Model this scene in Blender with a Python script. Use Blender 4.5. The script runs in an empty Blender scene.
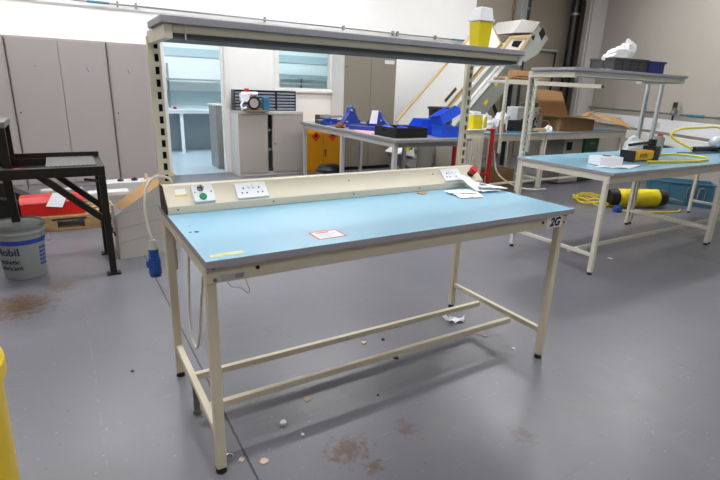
import bpy, bmesh, math, random
from mathutils import Vector, Matrix, Euler
random.seed(7)
SC = bpy.context.scene
COL = SC.collection
PI = math.pi

# ------------------------------------------------------------------ materials
def lin(h):
    h = h.lstrip('#')
    v = [int(h[i:i+2], 16)/255 for i in (0, 2, 4)]
    return tuple(((c/12.92) if c <= .04045 else ((c+.055)/1.055)**2.4) for c in v) + (1,)

def M(name, col, rough=.5, metal=0, var=.06, scale=9, bump=0, bscale=80, emit=0, trans=0, spec=None, emitcol=None):
    m = bpy.data.materials.new(name); m.use_nodes = True
    nt = m.node_tree; b = nt.nodes['Principled BSDF']
    c = lin(col)
    b.inputs['Roughness'].default_value = rough
    b.inputs['Metallic'].default_value = metal
    if spec is not None: b.inputs['Specular IOR Level'].default_value = spec
    if trans: b.inputs['Transmission Weight'].default_value = trans
    if emit:
        b.inputs['Emission Color'].default_value = lin(emitcol or col)
        b.inputs['Emission Strength'].default_value = emit
    tc = nt.nodes.new('ShaderNodeTexCoord')
    nz = nt.nodes.new('ShaderNodeTexNoise'); nz.inputs['Scale'].default_value = scale; nz.inputs['Detail'].default_value = 5
    nt.links.new(tc.outputs['Object'], nz.inputs['Vector'])
    mx = nt.nodes.new('ShaderNodeMix'); mx.data_type = 'RGBA'
    mx.inputs['A'].default_value = tuple(x*(1-var) for x in c[:3]) + (1,)
    mx.inputs['B'].default_value = tuple(min(1, x*(1+var)) for x in c[:3]) + (1,)
    nt.links.new(nz.outputs['Fac'], mx.inputs['Factor'])
    nt.links.new(mx.outputs['Result'], b.inputs['Base Color'])
    if bump:
        n2 = nt.nodes.new('ShaderNodeTexNoise'); n2.inputs['Scale'].default_value = bscale; n2.inputs['Detail'].default_value = 4
        bp = nt.nodes.new('ShaderNodeBump'); bp.inputs['Strength'].default_value = bump; bp.inputs['Distance'].default_value = .01
        nt.links.new(tc.outputs['Object'], n2.inputs['Vector'])
        nt.links.new(n2.outputs['Fac'], bp.inputs['Height']); nt.links.new(bp.outputs['Normal'], b.inputs['Normal'])
    return m

def floor_mat():
    m = bpy.data.materials.new('painted_concrete'); m.use_nodes = True
    nt = m.node_tree; b = nt.nodes['Principled BSDF']; L = nt.links.new
    tc = nt.nodes.new('ShaderNodeTexCoord')
    def noise(s, d=6, vec=None, rough=.6):
        n = nt.nodes.new('ShaderNodeTexNoise'); n.inputs['Scale'].default_value = s; n.inputs['Detail'].default_value = d
        n.inputs['Roughness'].default_value = rough
        L(vec or tc.outputs['Object'], n.inputs['Vector']); return n.outputs['Fac']
    def ramp(f, a, bb):
        r = nt.nodes.new('ShaderNodeMapRange'); r.inputs['From Min'].default_value = a; r.inputs['From Max'].default_value = bb
        L(f, r.inputs['Value']); return r.outputs['Result']
    def math_(op, a, b_=None, c_=None):
        n = nt.nodes.new('ShaderNodeMath'); n.operation = op
        for i, v in enumerate((a, b_, c_)):
            if v is None: continue
            if isinstance(v, (int, float)): n.inputs[i].default_value = v
            else: L(v, n.inputs[i])
        return n.outputs[0]
    def mix(f, a, bb):
        n = nt.nodes.new('ShaderNodeMix'); n.data_type = 'RGBA'
        L(f, n.inputs['Factor'])
        for k, v in (('A', a), ('B', bb)):
            if isinstance(v, tuple): n.inputs[k].default_value = v
            else: L(v, n.inputs[k])
        return n.outputs['Result']
    base = mix(ramp(noise(.7, 8), .3, .7), lin('#66656d'), lin('#76757b'))
    base = mix(ramp(noise(6, 10, rough=.7), .35, .75), base, lin('#6e6d72'))
    base = mix(math_('MULTIPLY', ramp(noise(1.7, 10, rough=.75), .56, .72), .45), base, lin('#777069'))
    # scuffs : stretched noise
    for rz, s, col, k in ((.5, (1.2, 40, 1), '#a7a3a4', .35), (-.9, (1, 55, 1), '#5d5960', .35)):
        mp = nt.nodes.new('ShaderNodeMapping'); mp.inputs['Rotation'].default_value = (0, 0, rz); mp.inputs['Scale'].default_value = s
        L(tc.outputs['Object'], mp.inputs['Vector'])
        f = ramp(noise(2.0, 3, mp.outputs['Vector']), .66, .74)
        base = mix(math_('MULTIPLY', f, k), base, lin(col))
    base = mix(math_('MULTIPLY', ramp(noise(38, 2), .70, .74), .5), base, lin('#b0a9a0'))
    base = mix(math_('MULTIPLY', ramp(noise(27, 2), .70, .74), .5), base, lin('#4b4649'))
    sep = nt.nodes.new('ShaderNodeSeparateXYZ'); L(tc.outputs['Object'], sep.inputs[0])
    X, Y = sep.outputs[0], sep.outputs[1]
    # oil / rust stains with their own outline
    for cx, cy, rx, ry, k in ((.50, -.07, .16, .13, .8), (.54, -.20, .07, .06, .8), (-.72, 2.05, .34, .36, .95), (-.47, 2.30, .18, .16, .8), (1.2, -.35, .09, .1, .4), (.78, -.08, .07, .09, .6)):
        dx = math_('DIVIDE', math_('SUBTRACT', X, cx), rx); dy = math_('DIVIDE', math_('SUBTRACT', Y, cy), ry)
        d = math_('SQRT', math_('ADD', math_('MULTIPLY', dx, dx), math_('MULTIPLY', dy, dy)))
        v = math_('ADD', math_('SUBTRACT', 1, d), math_('MULTIPLY', math_('SUBTRACT', noise(26, 8, rough=.75), .5), 3.2))
        base = mix(math_('MULTIPLY', ramp(v, .35, .8), k), base, lin('#5c4228'))
    # slab joint at x=.12 , with crumbled edges, and an old pale line at x=-.34
    wob = math_('MULTIPLY', math_('SUBTRACT', noise(30, 4), .5), .012)
    for x0, w, col, k, th in ((.128, .0045, '#2b2628', .95, 0), (-.345, .005, '#a39d9c', .13, .5), (4.6, .006, '#2b2628', .7, 0)):
        d = math_('ABSOLUTE', math_('SUBTRACT', math_('ADD', X, wob), x0))
        f = math_('LESS_THAN', d, w)
        if th: f = math_('MULTIPLY', f, ramp(noise(11, 3), .5, .56))
        base = mix(math_('MULTIPLY', f, k), base, lin(col))
    L(base, b.inputs['Base Color'])
    rr = nt.nodes.new('ShaderNodeMapRange'); rr.inputs['To Min'].default_value = .24; rr.inputs['To Max'].default_value = .42
    L(noise(3, 8), rr.inputs['Value']); L(rr.outputs['Result'], b.inputs['Roughness'])
    bp = nt.nodes.new('ShaderNodeBump'); bp.inputs['Strength'].default_value = .10; bp.inputs['Distance'].default_value = .01
    L(noise(14, 6), bp.inputs['Height']); L(bp.outputs['Normal'], b.inputs['Normal'])
    b.inputs['Specular IOR Level'].default_value = .6
    return m

def glass_mat():
    m = bpy.data.materials.new('window_glass'); m.use_nodes = True
    nt = m.node_tree; nt.nodes.remove(nt.nodes['Principled BSDF'])
    o = nt.nodes['Material Output']; t = nt.nodes.new('ShaderNodeBsdfTransparent'); g = nt.nodes.new('ShaderNodeBsdfGlossy')
    t.inputs['Color'].default_value = (.93, .98, .98, 1); g.inputs['Roughness'].default_value = .02
    f = nt.nodes.new('ShaderNodeFresnel'); f.inputs['IOR'].default_value = 1.3
    mx = nt.nodes.new('ShaderNodeMixShader')
    nt.links.new(f.outputs[0], mx.inputs[0]); nt.links.new(t.outputs[0], mx.inputs[1]); nt.links.new(g.outputs[0], mx.inputs[2])
    nt.links.new(mx.outputs[0], o.inputs['Surface'])
    return m

def wood_mat(name, a, b_, sc=(1, 14, 14)):
    m = M(name, a, .75); nt = m.node_tree
    tc = [n for n in nt.nodes if n.type == 'TEX_COORD'][0]; nz = [n for n in nt.nodes if n.type == 'TEX_NOISE'][0]
    mp = nt.nodes.new('ShaderNodeMapping'); mp.inputs['Scale'].default_value = sc
    nt.links.new(tc.outputs['Object'], mp.inputs['Vector']); nt.links.new(mp.outputs['Vector'], nz.inputs['Vector'])
    mx = [n for n in nt.nodes if n.type == 'MIX'][0]; mx.inputs['A'].default_value = lin(a); mx.inputs['B'].default_value = lin(b_)
    return m

def mesh_mat():
    # woven wire look: fine dark/grey lattice belonging to the expanded metal
    m = M('wire_mesh', '#4a4848', .5, .6); nt = m.node_tree; b = nt.nodes['Principled BSDF']
    tc = [n for n in nt.nodes if n.type == 'TEX_COORD'][0]
    ck = nt.nodes.new('ShaderNodeTexChecker'); ck.inputs['Scale'].default_value = 75
    ck.inputs['Color1'].default_value = lin('#8b8888'); ck.inputs['Color2'].default_value = lin('#2a2829')
    nt.links.new(tc.outputs['Object'], ck.inputs['Vector']); nt.links.new(ck.outputs['Color'], b.inputs['Base Color'])
    return m

m = {}
m['floor'] = floor_mat()
m['floor2'] = M('annex_vinyl', '#b9cad6', .3, var=.05)
m['white_wall'] = M('white_paint', '#efeeeb', .75, var=.02, scale=3, bump=.04)
m['dim_wall'] = M('shaded_wall_grey', '#a69d8d', .8, var=.05, scale=2, bump=.12, bscale=30)  # grey carries the weaker light on the right stretch of back wall
m['right_wall'] = M('beige_plaster', '#ada69c', .85, var=.05, scale=3, bump=.15, bscale=45)
m['annex_wall'] = M('annex_paint', '#e4eaea', .7, var=.02)
m['annex_teal'] = M('annex_teal_board', '#b2c6cb', .6, var=.03)
m['annex_low'] = M('annex_grey_board', '#8b979b', .6, var=.03)
m['ceil'] = M('ceiling_paint', '#d9d8d4', .8)
m['cream'] = M('cream_powder_coat', '#d5cbb4', .38, var=.05, bump=.02)
m['cream_panel'] = M('cream_panel', '#dad0ba', .45, var=.03)
m['blue_top'] = M('blue_laminate', '#86b8cf', .25, var=.04, scale=5, spec=.7)
m['edge'] = M('grey_edging', '#96949a', .45)
m['offwhite'] = M('offwhite_powder_coat', '#d2cebe', .4, var=.04)
m['lightgrey'] = M('light_grey_steel', '#b9bab9', .42, var=.04)
m['midgrey'] = M('mid_grey_steel', '#8f8f8d', .45)
m['darkgrey'] = M('dark_grey_plastic', '#3f4141', .5)
m['traygrey'] = M('grey_green_tray', '#505a55', .5)
m['black'] = M('black_plastic', '#161617', .42)
m['blacksteel'] = M('black_painted_steel', '#1b1815', .4, .2, var=.2, bump=.05)
m['hole'] = M('slot_black', '#0c0c0c', .9)
m['rubber'] = M('rubber', '#141414', .8)
m['white'] = M('white_plastic', '#eceef0', .35, var=.02)
m['paper'] = M('white_paper', '#f0f1f4', .8, var=.02)
m['inkblue'] = M('blue_ink', '#3b5683', .7)
m['red'] = M('red_plastic', '#c8261c', .4)
m['redsteel'] = M('red_painted_steel', '#a8160f', .4)
m['boxred'] = M('red_toolbox_paint', '#d21f18', .33)
m['green'] = M('green_plastic', '#1e8a5a', .4)
m['greencrate'] = M('dark_green_plastic', '#1d4a38', .5)
m['yellow'] = M('yellow_plastic', '#e0cd16', .4, var=.04)
m['yellowbin'] = M('yellow_bin_plastic', '#ecc714', .35, var=.04)
m['hose'] = M('yellow_hose', '#e6d21c', .45)
m['toolyellow'] = M('tool_yellow', '#f0b90c', .35)
m['amber'] = M('amber_cabinet_paint', '#d99309', .4, var=.04)
m['tape'] = M('worn_yellow_tape', '#d9d392', .6, var=.15, scale=60)
m['hazred'] = M('hazard_red', '#d6421c', .5)
m['cab'] = M('grey_cabinet_paint', '#a49d9a', .5, var=.02, scale=4)
m['cab_low'] = M('warm_grey_paint', '#a59e95', .5, var=.02)
m['cab_top'] = M('pale_grey_top', '#bcb8b2', .5)
m['cab_tall'] = M('taupe_cabinet_paint', '#837b6e', .5, var=.02)
m['cab_side'] = M('pale_cabinet_side', '#cfcfcd', .5)
m['bluebin'] = M('blue_plastic', '#2356dc', .35, var=.05)
m['bluesteel'] = M('blue_cast_paint', '#233f96', .35, var=.08)
m['plugblue'] = M('plug_blue', '#1d4e9e', .35)
m['tealplastic'] = M('teal_plastic', '#2f7396', .4)
m['crateblue'] = M('steel_blue_plastic', '#44788f', .5)
m['navy'] = M('navy_plastic', '#16246f', .4)
m['silver'] = M('bare_metal', '#bfc2c4', .25, .9)
m['gauge'] = M('pale_gauge_metal', '#cdd0d6', .3, .3)
m['steel'] = M('dull_pipe_metal', '#7d7d7b', .4, .5)
m['copper'] = M('copper_pipe', '#8a5a3c', .4, .5)
m['card'] = M('cardboard', '#ab8458', .85, var=.08, scale=20)
m['carddark'] = M('cardboard_inner', '#93704a', .85, var=.08, scale=20)
m['cardgrey'] = M('printed_grey_cardboard', '#b5b1a9', .7, var=.06, scale=6)
m['pink'] = M('pink_paper', '#e9a9c0', .7)
m['pallet'] = wood_mat('pallet_wood', '#b89a6c', '#8a6c44')
m['woodtrim'] = wood_mat('pale_wood_trim', '#cdb68c', '#b79c6e')
m['convwhite'] = M('white_side_board', '#efeeea', .5, var=.02)
m['convgrey'] = M('grey_green_machine_paint', '#9da09a', .45)
m['convpanel'] = M('sage_panel_paint', '#868a84', .5)
m['bag'] = M('translucent_polythene', '#e8e9ea', .25, var=.08, scale=30, bump=.5, bscale=25)
m['bucket'] = M('grey_bucket_plastic', '#8e9290', .4, var=.03)
m['bucketlid'] = M('grey_bucket_lid', '#767b76', .45)
m['bandblue'] = M('bucket_print_blue', '#1d3f95', .45)
m['print'] = M('bucket_print_dark', '#16203f', .5)
m['socket'] = M('socket_grey_face', '#8e8f92', .4)
m['glass'] = glass_mat()
m['cable'] = M('white_cable', '#d8d4c8', .5)
m['drawer'] = M('smoky_drawer_plastic', '#8b93a0', .3, var=.1, scale=30)
m['mesh'] = mesh_mat()
m['hallamp'] = M('hall_tube_light', '#fbfcff', .5, emit=15.5)
m['coolamp'] = M('annex_tube_light', '#eef8ff', .5, emit=10)
m['chip'] = M('chip_tan', '#c9b79b', .8)
m['dirt'] = M('dirt_black', '#1e1a18', .9)
m['skirt'] = M('paint_white_trim', '#e9e7e2', .55, var=.02)

# ------------------------------------------------------------------ mesh builder
def org(o):
    v = Vector((0, 0, 0))
    while o is not None:
        v += o.location; o = o.parent
    return v

class MB:
    def __init__(s): s.bm = bmesh.new()
    def _m(s, vs, mi):
        for f in {f for v in vs for f in v.link_faces}: f.material_index = mi
    def box(s, x0, x1, y0, y1, z0, z1, mi=0):
        r = bmesh.ops.create_cube(s.bm, size=1)['verts']
        for v in r:
            v.co = Vector(((x0+x1)/2+v.co.x*(x1-x0), (y0+y1)/2+v.co.y*(y1-y0), (z0+z1)/2+v.co.z*(z1-z0)))
        s._m(r, mi); return s
    def obox(s, c, size, rot=(0, 0, 0), mi=0):
        R = Euler(rot).to_matrix() if not isinstance(rot, Matrix) else rot
        r = bmesh.ops.create_cube(s.bm, size=1)['verts']
        for v in r: v.co = Vector(c) + R @ Vector((v.co.x*size[0], v.co.y*size[1], v.co.z*size[2]))
        s._m(r, mi); return s
    def beam(s, p, q, w, h, mi=0, up=(0, 0, 1)):
        p, q = Vector(p), Vector(q); d = (q-p); L = d.length; d.normalize()
        u = Vector(up); r = d.cross(u).normalized(); u = r.cross(d)
        R = Matrix((d, r, u)).transposed()
        return s.obox((p+q)/2, (L, w, h), R, mi)
    def cyl(s, p, q, r0, r1=None, n=20, mi=0, caps=True):
        p, q = Vector(p), Vector(q); r1 = r0 if r1 is None else r1
        d = q-p; L = d.length
        R = d.to_track_quat('Z', 'Y').to_matrix().to_4x4()
        r = bmesh.ops.create_cone(s.bm, cap_ends=caps, segments=n, radius1=r0, radius2=r1, depth=L,
                                  matrix=Matrix.Translation((p+q)/2) @ R)['verts']
        s._m(r, mi); return s
    def ball(s, c, r, sc=(1, 1, 1), mi=0, n=16):
        v = bmesh.ops.create_uvsphere(s.bm, u_segments=n, v_segments=n//2+2, radius=r,
                                      matrix=Matrix.Translation(c) @ Matrix.Diagonal((*sc, 1)))['verts']
        s._m(v, mi); return s
    def lathe(s, c, prof, n=32, mi=0):
        c = Vector(c); rings = []
        for (r, z) in prof:
            rings.append([s.bm.verts.new(c+Vector((r*math.cos(2*PI*k/n), r*math.sin(2*PI*k/n), z))) for k in range(n)])
        for a, b in zip(rings, rings[1:]):
            for k in range(n):
                f = s.bm.faces.new((a[k], a[(k+1) % n], b[(k+1) % n], b[k])); f.material_index = mi
        for rg, rev in ((rings[0], True), (rings[-1], False)):
            f = s.bm.faces.new(rg[::-1] if rev else rg); f.material_index = mi
        return s
    def prism(s, pts, d, mi=0):
        d = Vector(d); a = [s.bm.verts.new(Vector(p)) for p in pts]; b = [s.bm.verts.new(Vector(p)+d) for p in pts]
        fs = [s.bm.faces.new(a[::-1]), s.bm.faces.new(b)]
        for k in range(len(a)):
            fs.append(s.bm.faces.new((a[k], a[(k+1) % len(a)], b[(k+1) % len(a)], b[k])))
        for f in fs: f.material_index = mi
        return s
    def tube(s, pts, r, n=8, mi=0, sub=8, closed=False):
        P = [Vector(p) for p in pts]; N = len(P); out = []
        segs = N if closed else N-1
        for i in range(segs):
            p1, p2 = P[i], P[(i+1) % N]
            p0 = P[(i-1) % N] if (closed or i > 0) else p1
            p3 = P[(i+2) % N] if (closed or i+2 < N) else p2
            for k in range(sub):
                t = k/sub
                out.append(.5*((2*p1)+(-p0+p2)*t+(2*p0-5*p1+4*p2-p3)*t*t+(-p0+3*p1-3*p2+p3)*t**3))
        if not closed: out.append(P[-1])
        rings = []; nrm = None
        for i, p in enumerate(out):
            a = out[i-1] if (i > 0 or closed) else p
            b = out[(i+1) % len(out)] if (i+1 < len(out) or closed) else p
            d = (b-a).normalized()
            if nrm is None: nrm = d.orthogonal().normalized()
            nrm = (nrm - d*nrm.dot(d)).normalized(); bi = d.cross(nrm)
            rings.append([s.bm.verts.new(p+(nrm*math.cos(2*PI*k/n)+bi*math.sin(2*PI*k/n))*r) for k in range(n)])
        pr = list(zip(rings, rings[1:])) + ([(rings[-1], rings[0])] if closed else [])
        for a, b in pr:
            for k in range(n):
                f = s.bm.faces.new((a[k], a[(k+1) % n], b[(k+1) % n], b[k])); f.material_index = mi
        if not closed:
            for rg in (rings[0][::-1], rings[-1]):
                s.bm.faces.new(rg).material_index = mi
        return s
    def blob(s, c, size, seed=0, amp=.35, mi=0, sub=4, freq=3):
        # crumpled lump, flat underside
        from mathutils import noise
        r = bmesh.ops.create_icosphere(s.bm, subdivisions=sub, radius=1)['verts']
        for v in r:
            n = v.co.normalized(); k = 1+amp*noise.noise(n*freq+Vector((seed*7.3, seed*1.7, 0)))+amp*.4*noise.noise(n*freq*3+Vector((seed, 0, 0)))
            p = n*k; p.z = max(p.z, -.25)
            v.co = Vector(c)+Vector((p.x*size[0], p.y*size[1], (p.z+.25)*size[2]))
        s._m(r, mi); return s
    def sheet(s, pts, wav=.0, th=.0012, mi=0, seed=0, n=6):
        # a bent paper sheet through four corners
        from mathutils import noise
        a, b, c, d = [Vector(p) for p in pts]; top = []; bot = []
        for i in range(n+1):
            ra = []; rb = []
            for j in range(n+1):
                u, v = i/n, j/n
                p = a*(1-u)*(1-v)+b*u*(1-v)+c*u*v+d*(1-u)*v
                p = p+Vector((0, 0, wav*abs(noise.noise(Vector((u*2.5+seed, v*2.5, seed*.7)))) * 2))
                ra.append(s.bm.verts.new(p+Vector((0, 0, th)))); rb.append(s.bm.verts.new(p))
            top.append(ra); bot.append(rb)
        fs = []
        for i in range(n):
            for j in range(n):
                fs.append(s.bm.faces.new((top[i][j], top[i+1][j], top[i+1][j+1], top[i][j+1])))
                fs.append(s.bm.faces.new((bot[i][j], bot[i][j+1], bot[i+1][j+1], bot[i+1][j])))
        for i in range(n):
            for (A, B, C_, D) in ((bot[i][0], bot[i+1][0], top[i+1][0], top[i][0]), (top[i][n], top[i+1][n], bot[i+1][n], bot[i][n]),
                                  (top[0][i], top[0][i+1], bot[0][i+1], bot[0][i]), (bot[n][i], bot[n][i+1], top[n][i+1], top[n][i])):
                fs.append(s.bm.faces.new((A, B, C_, D)))
        for f in fs: f.material_index = mi
        return s
    def build(s, name, mats, parent=None, bev=0, smooth=False, loc=None):
        if not isinstance(mats, (list, tuple)): mats = [mats]
        bmesh.ops.recalc_face_normals(s.bm, faces=s.bm.faces[:])
        o_loc = Vector((0, 0, 0))
        if parent is None:
            vs = [v.co for v in s.bm.verts]
            o_loc = Vector(loc) if loc is not None else Vector(((min(v.x for v in vs)+max(v.x for v in vs))/2, (min(v.y for v in vs)+max(v.y for v in vs))/2, min(v.z for v in vs)))
            off = o_loc
        else: off = org(parent)
        bmesh.ops.translate(s.bm, verts=s.bm.verts[:], vec=-off)
        me = bpy.data.meshes.new(name); s.bm.to_mesh(me); s.bm.free()
        for k in mats: me.materials.append(m[k])
        if smooth:
            for p in me.polygons: p.use_smooth = True
            try: me.set_sharp_from_angle(angle=math.radians(38))
            except Exception: pass
        o = bpy.data.objects.new(name, me); COL.objects.link(o); o.location = o_loc
        if parent is not None: o.parent = parent
        if bev:
            md = o.modifiers.new('bevel', 'BEVEL'); md.width = bev; md.segments = 2; md.limit_method = 'ANGLE'
        return o

def tag(o, label=None, cat=None, group=None, kind=None):
    if label: o['label'] = label
    if cat: o['category'] = cat
    if group: o['group'] = group
    if kind: o['kind'] = kind
    return o
def thing(name, loc, label, cat, group=None):
    o = bpy.data.objects.new(name, None); COL.objects.link(o); o.location = loc; o.empty_display_size = .1
    return tag(o, label, cat, group)
def struct(o): o['kind'] = 'structure'; return o
def copy_tree(o, parent=None):
    c = o.copy(); COL.objects.link(c); c.parent = parent
    for ch in list(o.children): copy_tree(ch, c)
    return c
def text_mb(txt, size, th=.0006, bold=0, shear=0):
    cu = bpy.data.curves.new('t', 'FONT'); cu.body = txt; cu.size = size; cu.extrude = th; cu.offset = bold; cu.resolution_u = 3
    cu.align_x = 'LEFT'; cu.shear = shear
    o = bpy.data.objects.new('t', cu); COL.objects.link(o)
    dg = bpy.context.evaluated_depsgraph_get(); dg.update()
    me = bpy.data.meshes.new_from_object(o.evaluated_get(dg))
    mb = MB(); mb.bm.from_mesh(me)
    bpy.data.objects.remove(o); bpy.data.curves.remove(cu); bpy.data.meshes.remove(me)
    return mb
def place_text(mb, origin, right, up):
    R = Matrix((Vector(right).normalized(), Vector(up).normalized(), Vector(right).cross(Vector(up)).normalized())).transposed()
    for v in mb.bm.verts: v.co = Vector(origin)+R @ v.co
    return mb

# ------------------------------------------------------------------ setting
YW = 6.45; ZC = 4.0
rw_p = Vector((7.7, 2.1)); rw_d = Vector((math.sin(math.radians(32.5)), math.cos(math.radians(32.5)))); rw_n = Vector((rw_d.y, -rw_d.x))
def rw(t, off=0, z=0):   # point on the right wall; off = distance into the room
    p = rw_p+rw_d*t-rw_n*off
    return Vector((p.x, p.y, z))
def Tat(y): return (y-rw_p.y)/rw_d.y
YR = 6.62; YF = -6.0; XL = -4.0
tA, tB = Tat(YF), Tat(YR)
struct(MB().prism([(XL-.2, YF-.2, -.1), (rw(tA, -.2).x, YF-.2, -.1), (rw(tB+.2, -.2).x, YR+.2, -.1), (XL-.2, YR+.2, -.1)], (0, 0, .1)).build('floor', 'floor', loc=(0, 0, 0)))
struct(MB().prism([(XL-.2, YF-.2, ZC), (rw(tA, -.2).x, YF-.2, ZC), (rw(tB+.2, -.2).x, YR+.2, ZC), (XL-.2, YR+.2, ZC)], (0, 0, .1)).build('ceiling', 'ceil'))
DX0, DX1, DZ = 1.04, 1.93, 2.12
WX0, WX1, WZ0, WZ1 = 2.80, 3.80, 1.33, 1.985
XE = 7.0
b = MB(); T = .12
b.box(XL, DX0, YW, YW+T, 0, ZC); b.box(DX0, DX1, YW, YW+T, DZ, ZC); b.box(DX1, WX0, YW, YW+T, 0, ZC)
b.box(WX0, WX1, YW, YW+T, 0, WZ0); b.box(WX0, WX1, YW, YW+T, WZ1, ZC); b.box(WX1, XE, YW, YW+T, 0, ZC)
struct(b.build('wall_back', 'white_wall'))
struct(MB().box(XE, rw(tB).x, YR, YR+.1, 0, ZC).build('wall_rear', 'dim_wall'))  # added set-back stretch, its dimmer light put into the wall colour
struct(MB().prism([rw(tA), rw(tB), rw(tB, -.12), rw(tA, -.12)], (0, 0, ZC)).build('wall_right', 'right_wall'))
struct(MB().box(XL-.12, XL, YF, YR, 0, ZC).build('wall_left', 'right_wall'))
struct(MB().box(XL, rw(tA).x, YF-.12, YF, 0, ZC).build('wall_front', 'right_wall'))
# annex beyond the doorway
AX0, AX1, AY1, AZ = .2, 7.0, 9.6, 2.9
struct(MB().box(AX0-.1, AX1, YR+.201, AY1+.1, -.1, 0).build('floor', 'floor2'))
struct(MB().box(DX0, DX1, YW+.02, YR+.2, 0, .003).build('floor', 'floor2'))
struct(MB().box(AX0-.1, AX1+.1, AY1, AY1+.1, 0, AZ).build('wall_annex_far', 'annex_wall'))
struct(MB().box(AX0-.1, AX0, YW+T, AY1, 0, AZ).build('wall_annex_left', 'annex_wall'))
struct(MB().box(AX1, AX1+.1, YW+T+.16, AY1, 0, AZ).build('wall_annex_right', 'annex_wall'))
struct(MB().box(AX0-.1, AX1+.1, YW+T, AY1+.1, AZ, AZ+.08).build('ceiling', 'ceil'))
struct(MB().box(AX0, AX1, AY1-.03, AY1, 1.90, 2.06).build('trim_2', 'annex_teal'))
struct(MB().box(AX0, AX1, AY1-.02, AY1, .93, 1.22).build('trim_3', 'annex_teal'))
struct(MB().box(AX0, AX1, AY1-.02, AY1, 0, .78).build('baseboard_annex', 'annex_low'))
# door lining, window frame
d = thing('door_1', (1.48, YW, 0), None, None); struct(d)
MB().box(DX0-.06, DX0, YW-.025, YW-.001, 0, DZ+.06).box(DX1, DX1+.07, YW-.025, YW-.001, 0, DZ+.06).box(DX0, DX1, YW-.025, YW-.001, DZ, DZ+.06).build('door_architrave', 'skirt', d, .004)
MB().box(DX0, DX0+.03, YW, YW+T, .004, DZ).box(DX1-.03, DX1, YW, YW+T, .004, DZ).box(DX0+.03, DX1-.03, YW, YW+T, DZ-.03, DZ).build('door_lining', 'skirt', d, .003)
w = thing('window_1', ((WX0+WX1)/2, YW, WZ0), None, None); struct(w)
b = MB()
b.box(WX0-.05, WX0+.03, YW-.02, YW+.10, WZ0-.0, WZ1+.05).box(WX1-.03, WX1+.0, YW-.02, YW+.1, WZ0, WZ1+.05)
b.box(WX0+.03, WX1-.03, YW-.02, YW+.1, WZ1-.03, WZ1+.05).box(WX0+.03, WX1-.03, YW-.02, YW+.1, WZ0, WZ0+.03)
b.build('window_frame', 'skirt', w, .003)
MB().box(WX0-.06, WX1, YW-.05, YW-.001, WZ0-.04, WZ0).build('window_sill', 'skirt', w, .004)
MB().box(WX0+.03, WX1-.03, YW+.04, YW+.046, WZ0+.03, WZ1-.03).build('window_pane', 'glass', w)

# right corner column and verticals
struct(MB().prism([rw(4.15, .0), rw(4.55, .0), rw(4.55, .30), rw(4.15, .30)], (0, 0, ZC)).prism([rw(4.22, .302), rw(4.48, .302), rw(4.48, .34), rw(4.22, .34)], (0, 0, ZC)).build('trim_4', 'cab_top', None, .01))
for (x, y, r, mt, lab, nm) in ((9.83, 6.30, .10, 'black', 'thick black vertical duct left of the pale corner column', 'duct'), (8.50, 6.52, .085, 'darkgrey', 'dark vertical duct rising behind the sloping conveyor head', 'duct'),
                           (8.18, 6.57, .02, 'copper', 'thin copper pipe running up the rear grey wall', 'pipe')):
    b = MB().cyl((x, y, 0.01), (x, y, ZC-.01), r, n=16, mi=0)
    t = thing('vertical_duct' if r > .05 else 'copper_pipe', (x, y, 0), lab, nm)
    b.build('tube', mt, t, smooth=True)
    for z in (.8, 1.9, 3.1): MB().cyl((x, y, z), (x, y, z+.05), r+.012, n=16).build('bracket', 'steel', t, smooth=True)
struct(MB().box(8.22, 8.40, 6.40, 6.615, 0, ZC).build('trim_5', 'convgrey', None, .01))
t = thing('rail_pipe', (9.2, 6.55, 2.35), 'pale horizontal pipe across the rear grey wall by the black duct', 'pipe')
MB().cyl((8.7, 6.55, 2.36), (9.7, 6.55, 2.36), .03, n=12).build('tube', 'lightgrey', t, smooth=True)
MB().cyl((9.66, 6.55, .9), (9.66, 6.55, 2.33), .02, n=10).build('drop_pipe', 'black', t, smooth=True)

# conduit along the back wall
t = thing('wall_conduit', (2, YW-.05, 2.35), 'long thin metal conduit high on the white back wall', 'pipe')
MB().cyl((-3.2, YW-.05, 2.36), (6.75, YW-.05, 2.36), .011, n=8).build('tube', 'steel', t, smooth=True)
for x0, x1 in ((.16, .42), (6.4, 6.72)):
    MB().cyl((x0, YW-.05, 2.36), (x1, YW-.05, 2.36), .017, n=10).build('blue_sleeve', 'crateblue', t, smooth=True)
for x in (.52, .75, 2.6, 4.0, 5.02, 5.12, 6.0):
    MB().box(x-.012, x+.012, YW-.062, YW-.001, 2.33, 2.40).build('clip', 'midgrey', t)
# right wall pipe, trunking
t = thing('air_line_pipe', tuple(rw(1, .1, 1.17)), 'dark air line pipe running along the beige wall above the white trunking', 'pipe')
MB().cyl(rw(-2.5, .07, 1.165), rw(4.1, .07, 1.165), .016, n=8).build('tube', 'steel', t, smooth=True)
MB().cyl(rw(.12, .07, 1.165), rw(.5, .07, 1.165), .024, n=10).build('blue_sleeve', 'crateblue', t, smooth=True)
for k in (-.15, 1.6, 3): MB().cyl(rw(k, .07, 1.165), rw(k, .001, 1.165), .02, n=8).build('clip', 'steel', t)
rg = thing('pressure_regulator', tuple(rw(.82, .07, 1.2)), 'small metal pressure regulator with black cap on the wall pipe', 'regulator')
MB().cyl(rw(.82, .1, 1.185), rw(.82, .1, 1.27), .035, n=14).ball(rw(.82, .1, 1.185), .045).build('body', 'steel', rg, smooth=True)
MB().cyl(rw(.82, .1, 1.27), rw(.82, .1, 1.35), .032, n=14).build('cap', 'black', rg, smooth=True)
MB().cyl(rw(.66, .12, 1.2), rw(.66, .16, 1.2), .045, n=16).build('gauge', 'silver', rg, smooth=True)
MB().cyl(rw(.82, .1, 1.15), rw(.82, .1, 1.07), .014, n=10).build('drain', 'black', rg, smooth=True)
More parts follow.
